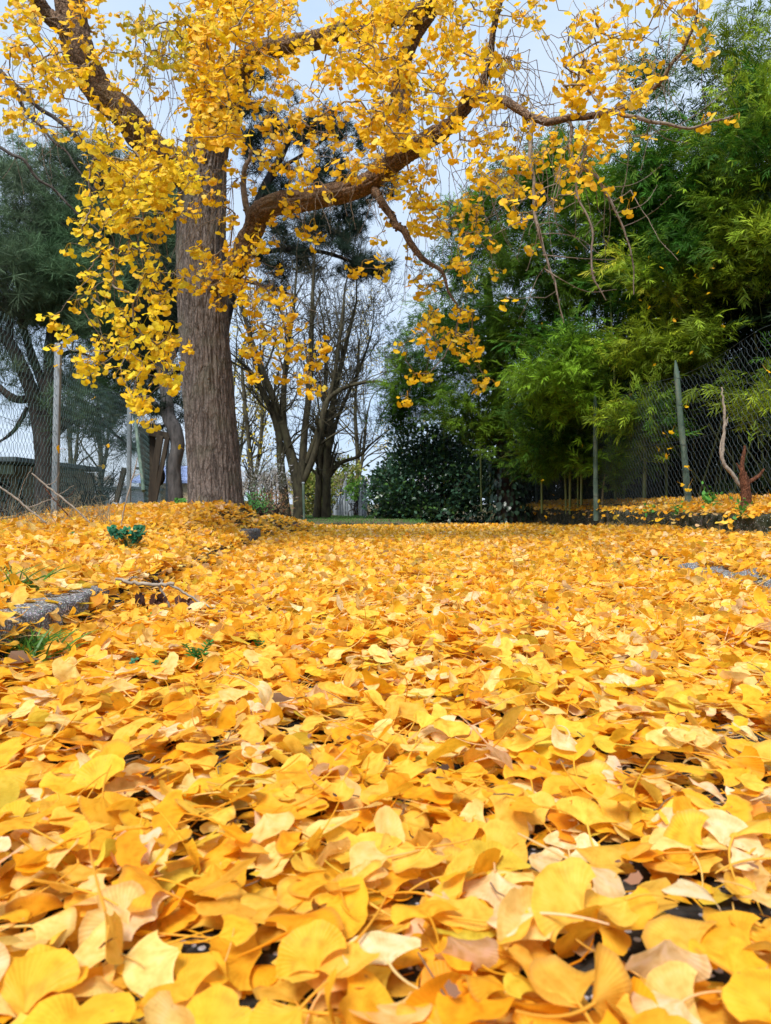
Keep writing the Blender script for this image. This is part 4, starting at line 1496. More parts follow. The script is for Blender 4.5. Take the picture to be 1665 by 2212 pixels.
# ------------------------------------------------------------------ bamboo, hedge, ivy, shrubs
def sprig_template(seed):
    rs = np.random.default_rng(seed)
    V, Fq, U = [], [], []
    k = 0
    n = 10
    for i in range(n):
        t = .15 + .85 * i / (n - 1)
        p = np.array([0, t * .8, -.22 * t * t])
        sd = 1 if i % 2 else -1
        ang = rs.uniform(.3, .95) * sd if i < n - 1 else rs.uniform(-.2, .2)
        d = np.array([math.sin(ang), math.cos(ang), rs.uniform(-.75, .05)])
        d /= np.linalg.norm(d)
        nrm = np.array([rs.normal(0, .35), rs.normal(0, .2), 1])
        x = np.cross(d, nrm); x /= np.linalg.norm(x)
        z = np.cross(x, d)
        M = np.stack([x, d, z], 1) * rs.uniform(.38, .56)
        v = (LANCE[0] * np.array([.95, 1, 1])) @ M.T + p
        V.append(v); Fq.append(LANCE[1] + k); k += len(v)
    # stem
    s = np.array([(-.008, 0, 0), (.008, 0, 0), (.005, .8, -.22), (-.005, .8, -.22)])
    V.append(s); Fq.append(np.array([(k, k + 1, k + 2, k + 3)]))
    V = np.concatenate(V)
    return V, np.concatenate(Fq), np.zeros((len(V), 3))


SPRIGS = [sprig_template(900 + i) for i in range(7)]


def sprigs(mb, P, A, size, col):
    nv = RNG.normal(0, .5, P.shape) + np.array([0, -.2, 1.0])
    M = frames(A, nv) * np.asarray(size)[:, None, None]
    ti = RNG.integers(0, len(SPRIGS), len(P))
    for i, T in enumerate(SPRIGS):
        k = ti == i
        mb.inst(T, M[k], P[k], col[k])


def plume_points(spec):
    """rows (px, py, rx, ry, depth, rd, plumes, sprigs each, tone): drooping plumes over an ellipsoid"""
    PP, AA, TT, ST = [], [], [], []
    for px, py, rx, ry, d, rd, npl, ns_, tone in spec:
        ns_ = int(ns_ * 1.5)
        c0 = W(px, py, d)
        ex = np.array([rx * d / F, rd, ry * d / F])
        u = RNG.normal(0, 1, (npl, 3))
        u[:, 1] -= .35
        u /= np.linalg.norm(u, axis=1, keepdims=True)
        R = RNG.uniform(.45, 1.0, (npl, 1))
        C = c0 + u * ex * R
        for c, uu in zip(C, u):
            out = uu * np.array([1, .8, .25]) + RNG.normal(0, .35, 3)
            out[2] = abs(out[2]) * .5 + .5
            out /= np.linalg.norm(out)
            Lp = RNG.uniform(.45, .95)
            t = RNG.random(ns_) ** .8
            b = c + out * (t[:, None] - .5) * Lp
            b[:, 2] -= .24 * Lp * t ** 2
            b += RNG.normal(0, .045, b.shape)
            a = out[None] + np.stack([0 * t, 0 * t, -.35 * t], 1) + RNG.normal(0, .65, b.shape)
            PP.append(b); AA.append(a)
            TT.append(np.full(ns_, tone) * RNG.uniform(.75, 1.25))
            s0 = c - out * .5 * Lp
            mid = c + np.array([0, 0, -.24 * Lp * .25])
            end = c + out * .5 * Lp - np.array([0, 0, .24 * Lp])
            ST.append((s0, mid, end))
    return np.concatenate(PP), np.concatenate(AA), np.concatenate(TT), ST


def bamboo_clump(label, spec, culms, base, green=(.026, .088, .008), lime=(.15, .27, .016)):
    root = thing('bamboo_clump', label, 'bamboo', 'bamboo clumps behind the right fence')
    P, A, T, ST = plume_points(spec)
    n = len(P)
    f = np.clip(vnoise(P * 1.8, 6) * 1.9 - .55 + RNG.normal(0, .12, n), 0, 1)[:, None]
    col = (np.array(green) * (1 - f) + np.array(lime) * f) * (T * RNG.uniform(.5, 1.55, n))[:, None]
    mb = MB()
    sprigs(mb, P, A, RNG.uniform(.11, .20, n), np.clip(col, .005, .5))
    st = np.array(ST)
    mb.segs(np.concatenate([st[:, 0], st[:, 1]]), np.concatenate([st[:, 1], st[:, 2]]), .0035, .002, 3, (.13, .15, .04))
    mb.build('foliage', M_BAMBOO, root)
    for i, (pts, r, dry) in enumerate(culms):
        p = smooth_path([tuple(q) + (r,) for q in pts], 60)
        L = np.concatenate([[0], np.cumsum(np.linalg.norm(np.diff(p[:, :3], axis=0), axis=1))])
        rr = p[:, 3] * (1 - .45 * L / L[-1])
        mbc = MB()
        mbc.tube(p[:, :3], rr, sides=10)
        # nodes: a swollen ring at every joint
        for l in np.arange(.16, L[-1], .27):
            q = np.array([np.interp(l, L, p[:, a]) for a in range(3)])
            r_ = np.interp(l, L, rr)
            dz = np.array([0, 0, 1.])
            mbc.tube([q - dz * .008, q, q + dz * .008], [r_ * 1.0, r_ * 1.22, r_ * 1.0], sides=10, caps=False)
        mbc.build('culm', M_DRYCULM if dry else M_CULM, root)
    ground_root(root, base)
    return root


def culm(px, d, top, r=.016, lean=0.0, dry=False, ybase=1092):
    top = (px + (top[0] - px) * .6, max(top[1], 640))
    d += .35
    b = W(px, ybase, d)
    b[2] = .2
    t = W(top[0], top[1], d + RNG.uniform(-.2, .3))
    m = (b + t) / 2 + np.array([(b[0] - t[0]) * .18, 0, (t[2] - b[2]) * .08])
    return ([b, m, t], r, dry)


bamboo_clump('feathery bamboo at the near end of the grove, above the red stump',
             [(1640, 230, 70, 80, 7.2, .6, 60, 17, 1.25), (1610, 390, 110, 150, 7.0, .9, 120, 17, 1.2), (1650, 540, 80, 70, 6.6, .7, 44, 17, 1.0), (1650, 840, 45, 80, 5.7, .3, 12, 13, .8), (1550, 480, 80, 100, 7.2, .7, 56, 17, 1.2), (1600, 130, 110, 90, 7.6, .8, 26, 12, .7)],
             [culm(1650, 6.9, (1600, 260)), culm(1600, 7.3, (1560, 160), .014), culm(1690, 6.6, (1680, 380))], (4.2, 7.0, .3), lime=(.32, .42, .025))
bamboo_clump('tall lime-green bamboo directly above the tapered green fence post',
             [(1430, 430, 125, 150, 7.9, .9, 140, 17, 1.25), (1440, 600, 110, 100, 7.5, .8, 84, 17, 1.15), (1400, 760, 80, 60, 7.4, .4, 34, 16, .85), (1490, 170, 130, 110, 7.8, .8, 44, 12, .7), (1500, 740, 50, 50, 7.0, .3, 14, 15, .9), (1400, 900, 60, 75, 7.1, .3, 30, 14, 1.0)],
             [culm(1391, 7.2, (1420, 660), .021), culm(1440, 7.6, (1440, 330)), culm(1500, 7.8, (1480, 130), .014), culm(1345, 7.9, (1430, 300))], (3.2, 7.6, .3), lime=(.32, .42, .025))
bamboo_clump('bamboo with a split yellow cane at its foot beside the weathered middle fence post',
             [(1290, 520, 130, 170, 8.6, .9, 125, 17, 1.05), (1205, 790, 75, 100, 7.8, .5, 62, 18, 1.1), (1350, 930, 60, 60, 8.3, .3, 24, 13, 1.0), (1270, 960, 50, 50, 8.5, .3, 16, 13, .85), (1330, 985, 50, 55, 7.9, .3, 22, 13, .95)],
             [culm(1329, 7.9, (1310, 500)), culm(1300, 7.6, (1312, 1020), .013, dry=True), culm(1255, 8.2, (1270, 500), .014), culm(1248, 8.4, (1240, 760), .012)], (2.9, 8.3, .3))
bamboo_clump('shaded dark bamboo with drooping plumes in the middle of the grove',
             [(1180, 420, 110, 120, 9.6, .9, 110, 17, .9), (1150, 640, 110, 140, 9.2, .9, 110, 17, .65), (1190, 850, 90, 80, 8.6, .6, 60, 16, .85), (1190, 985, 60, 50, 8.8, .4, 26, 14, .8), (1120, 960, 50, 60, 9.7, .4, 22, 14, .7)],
             [culm(1231, 8.5, (1220, 560)), culm(1223, 8.7, (1180, 400)), culm(1170, 9.4, (1160, 500))], (2.6, 9.2, .25))
bamboo_clump('bamboo rising behind the ivy-covered trunk, topped with bright green leaves against the sky',
             [(1040, 540, 80, 120, 10.8, .8, 90, 17, .8), (1060, 740, 90, 100, 10.4, .8, 80, 17, .75), (1020, 900, 80, 70, 10.6, .7, 60, 16, .75), (1010, 440, 45, 35, 10.6, .4, 16, 16, 1.4)],
             [culm(1060, 10.8, (1040, 420)), culm(1040, 11.2, (1010, 560))], (1.7, 10.8, .1))
bamboo_clump('farthest bamboo, leaning out over the dark laurel at the end of the path',
             [(960, 770, 80, 110, 12.2, .8, 85, 16, .85), (890, 850, 75, 80, 12.8, .8, 75, 15, .85), (960, 650, 50, 90, 12.2, .6, 34, 14, .75), (860, 760, 40, 70, 13.2, .5, 20, 11, .7), (850, 900, 40, 50, 13, .5, 20, 12, .7)],
             [culm(960, 12.6, (950, 640)), culm(930, 13, (880, 780))], (1.2, 12.6, .05))

# uncountable thicket of leaves and canes, the grove's deep shade put into their colour
def thicket():
    mb = MB()
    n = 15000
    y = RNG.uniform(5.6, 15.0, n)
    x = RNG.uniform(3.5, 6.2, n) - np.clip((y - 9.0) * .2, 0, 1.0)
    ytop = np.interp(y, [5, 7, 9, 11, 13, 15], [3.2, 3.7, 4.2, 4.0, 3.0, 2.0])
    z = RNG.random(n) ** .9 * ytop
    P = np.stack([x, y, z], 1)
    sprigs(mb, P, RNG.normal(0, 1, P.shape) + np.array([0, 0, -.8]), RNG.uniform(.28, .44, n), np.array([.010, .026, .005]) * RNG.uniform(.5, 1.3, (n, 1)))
    m = 240
    b = np.stack([RNG.uniform(2.85, 5.5, m), RNG.uniform(5.5, 14, m), np.full(m, .15)], 1)
    t = b + np.stack([RNG.normal(0, .3, m), RNG.normal(0, .3, m), RNG.uniform(.7, 1.5, m)], 1)
    mb.segs(b, t, .012, .008, 6, (.05, .06, .02))
    tag(mb.build('bamboo_shade_thicket', M_BAMBOO), kind='stuff')


thicket()


def leafy(name, label, cat, spec, size, colours, matl, base, T=OVAL, up=.4, part='foliage', stems=None, sm=None, group=None):
    root = thing(name, label, cat, group)
    mb = MB()
    P, cen = blob_points(spec, 6, .09)
    n = len(P)
    A = (P - cen) + RNG.normal(0, .5, P.shape) + np.array([0, -.1, up])
    c = np.array(colours)[RNG.integers(0, len(colours), n)] * RNG.uniform(.7, 1.25, (n, 1))
    leaf_quads(mb, P, A, RNG.uniform(size[0], size[1], n), c, T)
    mb.build(part, matl, root)
    mb = MB()
    c0 = np.array(base)
    k = RNG.integers(0, n, 26 if stems is None else stems)
    B = P[k]
    a, b, r0, r1 = bend_segs(np.repeat(c0[None], len(k), 0) + RNG.normal(0, .12, (len(k), 3)) * np.array([1, 1, 0]), B, np.full(len(k), .014), np.full(len(k), .004), 4, .06, -.04)
    mb.segs(a, b, r0, r1, 5)
    mb.build('stem', sm or M_PINEBARK, root)
    ground_root(root, base)
    return root


leafy('laurel_bush', 'large glossy dark blue-green evergreen bush beside the end of the grey paling fence', 'bush',
      [(930, 1035, 120, 85, 13.6, 1.1, 6200), (855, 1065, 62, 62, 13.2, .8, 2600), (1005, 1000, 80, 115, 13.2, .9, 4200), (905, 965, 70, 55, 13.8, .8, 1000), (1040, 1060, 50, 65, 12.4, .6, 900), (920, 1105, 130, 22, 13.2, .9, 1500)],
      (.06, .10), [(.03, .075, .04), (.042, .095, .055), (.022, .058, .036), (.06, .13, .03)], M_LAUREL, (W(930, 1, 13.6)[0], 13.6, .0), stems=60)


def ivy_trunk():
    d = 10.9
    root = thing('ivy_trunk', 'tree trunk thickly covered in dark ivy at the near end of the mossy wall', 'tree')
    mb = MB()
    p = smooth_path(pxpath([(1098, 1125, d, .17), (1094, 1040, d, .15), (1090, 960, d, .13), (1080, 860, d, .11), (1066, 740, d, .09), (1050, 600, d, .05)]), 40)
    mb.tube(p[:, :3], p[:, 3], sides=16, amp=.02, freq=6, seed=3)
    mb.build('trunk', M_PINEBARK, root)
    mb = MB()
    n = 1700
    k = RNG.integers(0, 34, n)
    a = RNG.uniform(0, 2 * math.pi, n)
    rr = p[k, 3] + RNG.uniform(.05, .2, n)
    P = p[k, :3] + np.stack([np.cos(a) * rr, np.sin(a) * rr, RNG.uniform(-.1, .1, n)], 1)
    A = np.stack([np.cos(a) * .5, np.sin(a) * .5, np.full(n, -1.0)], 1) + RNG.normal(0, .3, (n, 3))
    M = frames(A, np.stack([np.cos(a), np.sin(a), np.full(n, .35)], 1)) * RNG.uniform(.055, .10, n)[:, None, None]
    mb.inst(OVAL, M, P, np.array([.025, .055, .03]) * RNG.uniform(.6, 1.5, (n, 1)))
    mb.build('ivy', M_LAUREL, root)
    ground_root(root, (W(1098, 1, d)[0], d, .1))


ivy_trunk()
leafy('yellow_shrub', 'yellow-green shrub between the bare trunks at the end of the path', 'bush', [(680, 1070, 42, 48, 19, .8, 1500), (660, 1040, 30, 40, 19.5, .6, 500), (740, 1030, 40, 40, 20, .8, 700)], (.07, .12), [(.17, .20, .03), (.11, .16, .025), (.24, .22, .05)], M_SHRUB, (W(690, 1, 19)[0], 19, 0))
leafy('green_shrub', 'small vivid green shrub at the corner of the paling fence', 'bush', [(775, 1060, 22, 22, 16.6, .4, 420)], (.05, .09), [(.09, .24, .02), (.14, .28, .03)], M_SHRUB, (W(778, 1, 16.6)[0], 16.6, 0))
leafy('grey_shrub', 'pale silvery shrub behind the ginkgo trunk beside the leaf heap', 'bush', [(570, 1040, 36, 42, 10.2, .5, 1300), (590, 1010, 20, 20, 10.2, .3, 300), (548, 1075, 22, 35, 10, .3, 400)], (.03, .06), [(.34, .34, .34), (.22, .25, .22), (.5, .48, .5), (.15, .18, .1)], M_SHRUB, (W(570, 1, 10.2)[0], 10.2, .15), T=LANCE)
leafy('russet_shrub', 'russet brown dry bush just above the heap of fallen leaves', 'bush', [(588, 1092, 22, 28, 9.6, .3, 700)], (.04, .08), [(.26, .13, .07), (.34, .2, .11), (.2, .16, .06)], M_SHRUB, (W(588, 1, 9.6)[0], 9.6, .12), T=LANCE)
leafy('green_weed', 'bright green weedy growth at the foot of the ginkgo trunk', 'plant', [(552, 1092, 16, 22, 9.2, .25, 420)], (.04, .09), [(.05, .22, .05), (.09, .28, .06)], M_SHRUB, (W(552, 1, 9.2)[0], 9.2, .15), T=LANCE)
#MORE3

leafy('tangled_shrub', 'dull grey-green tangle of shrubs between the shed and the second fence post', 'bush', [(200, 1010, 70, 60, 11.5, .6, 900), (150, 1050, 60, 35, 11.2, .5, 500), (250, 1040, 30, 45, 11.2, .4, 420)], (.03, .06), [(.05, .075, .045), (.09, .10, .07), (.13, .11, .06)], M_SHRUB, (W(200, 1, 11.4)[0], 11.4, .05), T=LANCE, stems=60)
leafy('low_shrub', 'dark low bush in front of the shed at the foot of the forked pine', 'bush', [(30, 1075, 60, 30, 10.5, .5, 600), (-20, 1050, 40, 40, 10.8, .4, 300)], (.03, .06), [(.03, .045, .025), (.06, .06, .035)], M_SHRUB, (W(30, 1, 10.5)[0], 10.5, .05), T=LANCE, stems=40)
# ------------------------------------------------------------------ chain-link fences
def chain_mesh(mb, path, h0, h1, cw, ch, r, seed):
    """path: rows (x, y) along the fence; h0(s), h1(s) lower and upper height; woven diagonal wires"""
    rs = np.random.default_rng(seed)
    path = np.asarray(path, float)
    L = np.concatenate([[0], np.cumsum(np.linalg.norm(np.diff(path, axis=0), axis=1))])
    def P(s, z, off):
        x = np.interp(s, L, path[:, 0])
        y = np.interp(s, L, path[:, 1])
        sag = .03 * np.sin(s * 2.1 + seed) + .02 * np.sin(s * 5.3)
        return np.stack([x + off + sag * .4, y, z], -1)
    nrow = int(1.9 / ch) * 2
    ncol = int(L[-1] / cw) + 1
    A, B = [], []
    for sgn in (1, -1):
        for c in range(-nrow // 2 - 2, ncol + nrow // 2 + 2):
            k = np.arange(nrow + 1)
            s = (c + sgn * k * .5) * cw + (0 if sgn > 0 else 0)
            base = h0(np.clip(s, 0, L[-1]))
            z = base + k * ch * .5
            top = h1(np.clip(s, 0, L[-1]))
            s_j = s + .004 * np.sin(k * 2.7 + c)
            z_j = z + .004 * np.sin(k * 1.9 + c * 1.3)
            off = .004 * np.where((k + (0 if sgn > 0 else 1)) % 2, 1, -1)
            p = P(s_j, z_j, off)
            ok = (s >= 0) & (s <= L[-1]) & (z <= top)
            m = ok[:-1] & ok[1:]
            # each strand bows a little between the knots
            mid = (p[:-1] + p[1:]) / 2 + np.array([0, 0, -.0045 * 1.0])
            A.append(p[:-1][m]); B.append(mid[m])
            A.append(mid[m]); B.append(p[1:][m])
    A, B = np.concatenate(A), np.concatenate(B)
    mb.segs(A, B, r, r, 4)
    # top and middle straining wires
    s = np.linspace(0, L[-1], 160)
    for f in (1.0, .5, .03):
        z = h0(s) + (h1(s) - h0(s)) * f
        p = P(s, z, 0)
        mb.segs(p[:-1], p[1:], r * 1.15, r * 1.15, 4)


def post(mb, p0, p1, r, sides=10, taper=1.0, square=False):
    p0, p1 = np.asarray(p0, float), np.asarray(p1, float)
    n = 12
    t = np.linspace(0, 1, n)[:, None]
    P = p0 + (p1 - p0) * t
    mb.tube(P, r * (1 + (taper - 1) * t[:, 0]), sides=4 if square else sides)


def left_fence():
    root = thing('chain_link_fence', 'blue-green chain-link fence on grey metal posts along the bank beside the ginkgo', 'fence')
    pts = [(-1.95, 2.4), (-2.14, 3.6), (-2.33, 5.0), (-2.71, 7.5), (-3.26, 10.6), (-3.7, 13.5)]
    path = np.array(pts)
    Lc = np.concatenate([[0], np.cumsum(np.linalg.norm(np.diff(path, axis=0), axis=1))])
    yy = path[:, 1]
    top = lambda s: np.interp(s, Lc, [1.60, 1.50, 1.43, 1.44, 1.44, 1.42]) - .03 * np.sin(np.interp(s, Lc, [0, 1, 2, 3, 4, 5]) % 1 * math.pi)
    bot = lambda s: np.interp(s, Lc, [gz(a, b) + .03 for a, b in pts])
    mb = MB()
    chain_mesh(mb, path, bot, top, .060, .068, .00135, 3)
    mb.build('wire_mesh', M_WIRE, root)
    for (x, y), (tx, tz) in (((-2.33, 5.0), (-2.30, 1.46)), ((-2.71, 7.5), (-2.70, 1.47)), ((-3.26, 10.6), (-3.24, 1.47)), ((-2.08, 2.9), (-2.05, 1.55))):
        mb = MB()
        g = float(gz(x, y)) - .1
        mb.box(((x + tx) / 2, y, (g + tz) / 2), (.042, .036, tz - g), col=(.5, .5, .5), bev=.005, R=np.array([[1, 0, (tx - x) / (tz - g)], [0, 1, 0], [0, 0, 1]]))
        mb.build('post', M_POST, root)
    mb = MB()
    a, b = W(291, 895, 7.6), W(310, 1060, 6.9)
    post(mb, a, b, .018)
    mb.build('brace', M_GPOST, root)
    ground_root(root, (-2.33, 5.0, float(gz(-2.33, 5.0))))


def right_fence():
    root = thing('chain_link_fence', 'dark chain-link fence on thin green tapered posts in front of the bamboo', 'fence')
    pts = [(2.62, 3.0), (2.56, 4.75), (2.47, 6.0), (2.36, 7.7), (2.5, 12.0), (2.5, 14.5)]
    path = np.array(pts)
    Lc = np.concatenate([[0], np.cumsum(np.linalg.norm(np.diff(path, axis=0), axis=1))])
    bot = lambda s: np.interp(s, Lc, [.30, .30, .30, .29, .27, .27])
    top = lambda s: np.interp(s, Lc, [1.56, 1.53, 1.45, 1.46, 1.40, 1.38]) - .05 * np.abs(np.sin(s * 1.7))
    mb = MB()
    chain_mesh(mb, path, bot, top, .062, .068, .0013, 9)
    mb.build('wire_mesh', M_WIRE2, root)
    for bx, tx, d, r in (((1491, 1100), (1459, 778), 6.0, .028), ((1287, 1108), (1285, 848), 7.7, .027), ((1160, 1108), (1155, 930), 12.0, .022)):
        mb = MB()
        p0, p1 = W(bx[0], bx[1], d), W(tx[0], tx[1], d - .15)
        p0[2] = .15
        n = 26
        t = np.linspace(0, 1, n)
        P = p0 + (p1 - p0) * t[:, None]
        P[:, :2] += (vnoise(np.stack([t * 5, t * 0, t * 0 + d], 1), 5)[:, None] - .5) * .01
        rr = r * (1.05 - .35 * t)
        rr[-2:] *= (.7, .25)
        mb.tube(P, rr, sides=10, amp=.004, freq=4, seed=3, stretch=.3)
        po = mb.build('post', M_GPOST, root)
        # tie wires wound round the post
        mb = MB()
        for q in (.2, .34, .5, .62, .74, .9):
            c = p0 + (p1 - p0) * q
            a = np.linspace(0, 2 * math.pi, 13)
            R_ = r * (1.05 - .35 * q) + .003
            ring = c + np.stack([np.cos(a) * R_, np.sin(a) * R_, .012 * np.sin(a)], 1)
            mb.segs(ring[:-1], ring[1:], .0018, .0018, 4)
        mb.build('tie_wire', M_WIRE2, po)
    ground_root(root, (2.47, 6.0, .3))


left_fence()
right_fence()


def far_fence():
    root = thing('paling_fence', 'grey paling fence with tall posts receding behind the bare trees', 'fence')
    a, b = W(788, 1128, 15.5), W(690, 1118, 27)
    a[2] = b[2] = -.02
    mb = MB()
    n = 54
    for i in range(n):
        t = i / (n - 1)
        p = a + (b - a) * t + np.array([RNG.normal(0, .03), 0, 0])
        h = .50 * RNG.uniform(.88, 1.12)
        mb.tube([p, p + np.array([RNG.normal(0, .015), 0, h * .9]), p + np.array([0, 0, h])], [.026, .024, .006], sides=6)
    for z in (.14, .38):
        mb.segs((a + [0, 0, z])[None], (b + [0, 0, z])[None], .008, .008, 5)
    mb.build('paling', M_POST, root)
    mb = MB()
    path = np.array([a[:2], b[:2]])
    L = np.linalg.norm(b - a)
    chain_mesh(mb, path, lambda s: np.full(np.shape(s), .05), lambda s: np.full(np.shape(s), .78), .12, .13, .003, 4)
    mb.build('wire_mesh', M_WIRE2, root)
    for t, h in ((0, .86), (.05, .62), (.30, .95), (.62, .98), (.95, 1.0)):
        mb = MB()
        p = a + (b - a) * t
        post(mb, p, p + np.array([.0, 0, h]), .036)
        mb.build('post', M_POST, root)
    ground_root(root, a)
    root = thing('metal_pole', 'thin grey metal pole leaning against the foot of the multi-stemmed bare tree', 'pole')
    mb = MB()
    p = W(657, 1125, 12.2)
    p[2] = 0
    post(mb, p, W(655, 1043, 12.2), .022)
    mb.build('shaft', M_GPOST, root)
    mb = MB()
    q = W(655, 1043, 12.2)
    mb.tube([q - np.array([0, 0, .01]), q + np.array([0, 0, .012]), q + np.array([0, 0, .02])], [.027, .027, .008], sides=10)
    mb.build('cap', M_POST, root)
    ground_root(root, p)


far_fence()


def island():
    # low kerbed grass strip where the path ends
    x0, x1, y0, y1 = -1.75, .62, 10.25, 13.2
    mb = MB()
    xs, ys = np.linspace(x0, x1, 60), np.linspace(y0, y1, 30)
    xx, yy = np.meshgrid(xs, ys)
    e = np.minimum(np.minimum(xx - x0, x1 - xx) / .3, np.minimum(yy - y0, y1 - yy) / .3).clip(0, 1)
    z = .012 + .036 * e.ravel() ** .4 + vnoise(np.stack([xx.ravel() * 4, yy.ravel() * 4, yy.ravel() * 0], 1), 4) * .02 * e.ravel()
    i, j = np.meshgrid(np.arange(59), np.arange(29))
    a = (j * 60 + i).ravel()
    mb.add(np.stack([xx.ravel(), yy.ravel(), z], 1), np.stack([a, a + 1, a + 61, a + 60], 1))
    tag(mb.build('lawn_strip', M_SOIL), kind='structure')
    mb = MB()
    n = 9000
    P = np.stack([RNG.uniform(x0, x1, n), RNG.uniform(y0 + .05, y1 + 3, n), np.full(n, .04)], 1)
    A = RNG.normal(0, .5, (n, 3)) + np.array([0, 0, 1.0])
    leaf_quads(mb, P, A, RNG.uniform(.025, .06, n), np.array([.07, .17, .03]) * RNG.uniform(.6, 1.5, (n, 1)), LANCE)
    tag(mb.build('grass', M_GRASS), kind='stuff')
    mb = rough_block(-.04, .05, (np.linspace(0, 1, 3), np.zeros(3)), 0, .052, .004, 71, nseg=40, ch=.012)
    V = np.concatenate(mb.v)
    V = np.stack([-.82 + V[:, 1] * 1.0, y0 - .02 + V[:, 0], V[:, 2]], 1)
    mb.v = [V.astype(np.float32)]
    f = mb.f
    c = np.concatenate(mb.c); u = np.concatenate(mb.u)
    mb.c, mb.u = [c], [u]
    tag(mb.build('kerb', M_WALL), 'short dark kerb edging the grass strip where the leaf path ends', 'kerb')


island()


# ------------------------------------------------------------------ buildings beyond the fence
def shed():
    root = thing('shed', 'flat-roofed beige shed with dark openings behind the fence and pine trunk', 'building')
    d = 13
    xr = W(60, 0, d)[0]
    zt = W(0, 1000, d)[2]
    mb = MB()
    L = 5.0
    # wall as pieces around the two openings
    def wl(xa, xb, za, zb):
        mb.box(((xa + xb) / 2, d + 1.5, (za + zb) / 2), (xb - xa, 3.0, zb - za), bev=.0)
    x_ = lambda px: W(px, 0, d)[0]
    z_ = lambda py: W(0, py, d)[2]
    wl(x_(50), xr, -.1, z_(1006))
    wl(x_(-260), x_(50) - .002, z_(1034), z_(1006))
    wl(x_(22), x_(36), -.1, z_(1034) - .002)
    wl(x_(-260), x_(22) - .002, -.1, z_(1085))
    mb.build('wall', M_BEIGE, root, smooth=False)
    mb = MB()
    mb.box(((x_(-260) + x_(80)) / 2, d + 1.2, z_(997)), (x_(80) - x_(-260), 3.9, .09), bev=.01)
    rf = mb.build('roof', M_ROOF, root, smooth=False)
    mb = MB()
    mb.box(((x_(-260) + x_(55)) / 2, d - .42, z_(1016)), (x_(55) - x_(-260), .05, .17), bev=.006)
    mb.build('fascia', M_FASCIA, rf, smooth=False)
    for k, (pa, pb, pt) in enumerate(((-60, 20, 1036), (36, 49, 1036))):
        mb = MB()
        mb.box(((x_(pa) + x_(pb)) / 2, d + .9, (z_(pt) - .1) / 2), (x_(pb) - x_(pa) - .01, .05, z_(pt) + .1))
        mb.build('doorway_shade', M_DARK, root, smooth=False)  # near-black panel painted as the shade inside the opening
    ground_root(root, (x_(0), d, 0))


def far_house():
    d = 40
    root = thing('house', 'sand-coloured house with a pale blue roof seen between the wooden frame and the ginkgo', 'house')
    x0, x1 = W(300, 0, d)[0], W(430, 0, d)[0]
    zt, zr = W(0, 1036, d)[2], W(0, 1000, d)[2]
    mb = MB()
    mb.box(((x0 + x1) / 2, d + 3, zt / 2), (x1 - x0, 6, zt))
    mb.build('wall', M_SAND, root, smooth=False)
    mb = MB()
    e = .3
    V = np.array([(x0 - e, d - .4, zt - .05), (x1 + e, d - .4, zt - .05), (x1 + e, d + 3, zr), (x0 - e, d + 3, zr), (x0 - e, d + 6.4, zt - .05), (x1 + e, d + 6.4, zt - .05),
                  (x0 - e, d - .4, zt - .2), (x1 + e, d - .4, zt - .2), (x0 - e, d + 6.4, zt - .2), (x1 + e, d + 6.4, zt - .2)])
    mb.add(V, [np.array([(0, 1, 2, 3), (3, 2, 5, 4), (6, 7, 1, 0), (4, 5, 9, 8)]), np.array([(0, 3, 4), (1, 5, 2)])])
    mb.build('roof', M_BLUEROOF, root, smooth=False)
    ground_root(root, ((x0 + x1) / 2, d, 0))
    d = 34
    root = thing('low_building', 'long low pale grey building seen through the wire mesh between two fence posts', 'building')
    x0, x1 = W(112, 0, d)[0], W(262, 0, d)[0]
    zt = W(0, 1050, d)[2]
    mb = MB()
    mb.box(((x0 + x1) / 2, d + 3, (zt - .1) / 2), (x1 - x0, 6, zt + .1 - .12))
    mb.build('wall', M_PALEWALL, root, smooth=False)
    mb = MB()
    mb.box(((x0 + x1) / 2, d + 3, zt - .03), (x1 - x0 + .4, 6.4, .12), bev=.01)
    mb.build('roof', M_POST, root, smooth=False)
    for px in (135, 175, 225):
        mb = MB()
        mb.box((W(px, 0, d)[0], d - .01, zt * .5), (.5, .06, .45))
        mb.build('window', M_ROOF, root, smooth=False)
    ground_root(root, ((x0 + x1) / 2, d, 0))


shed()
far_house()


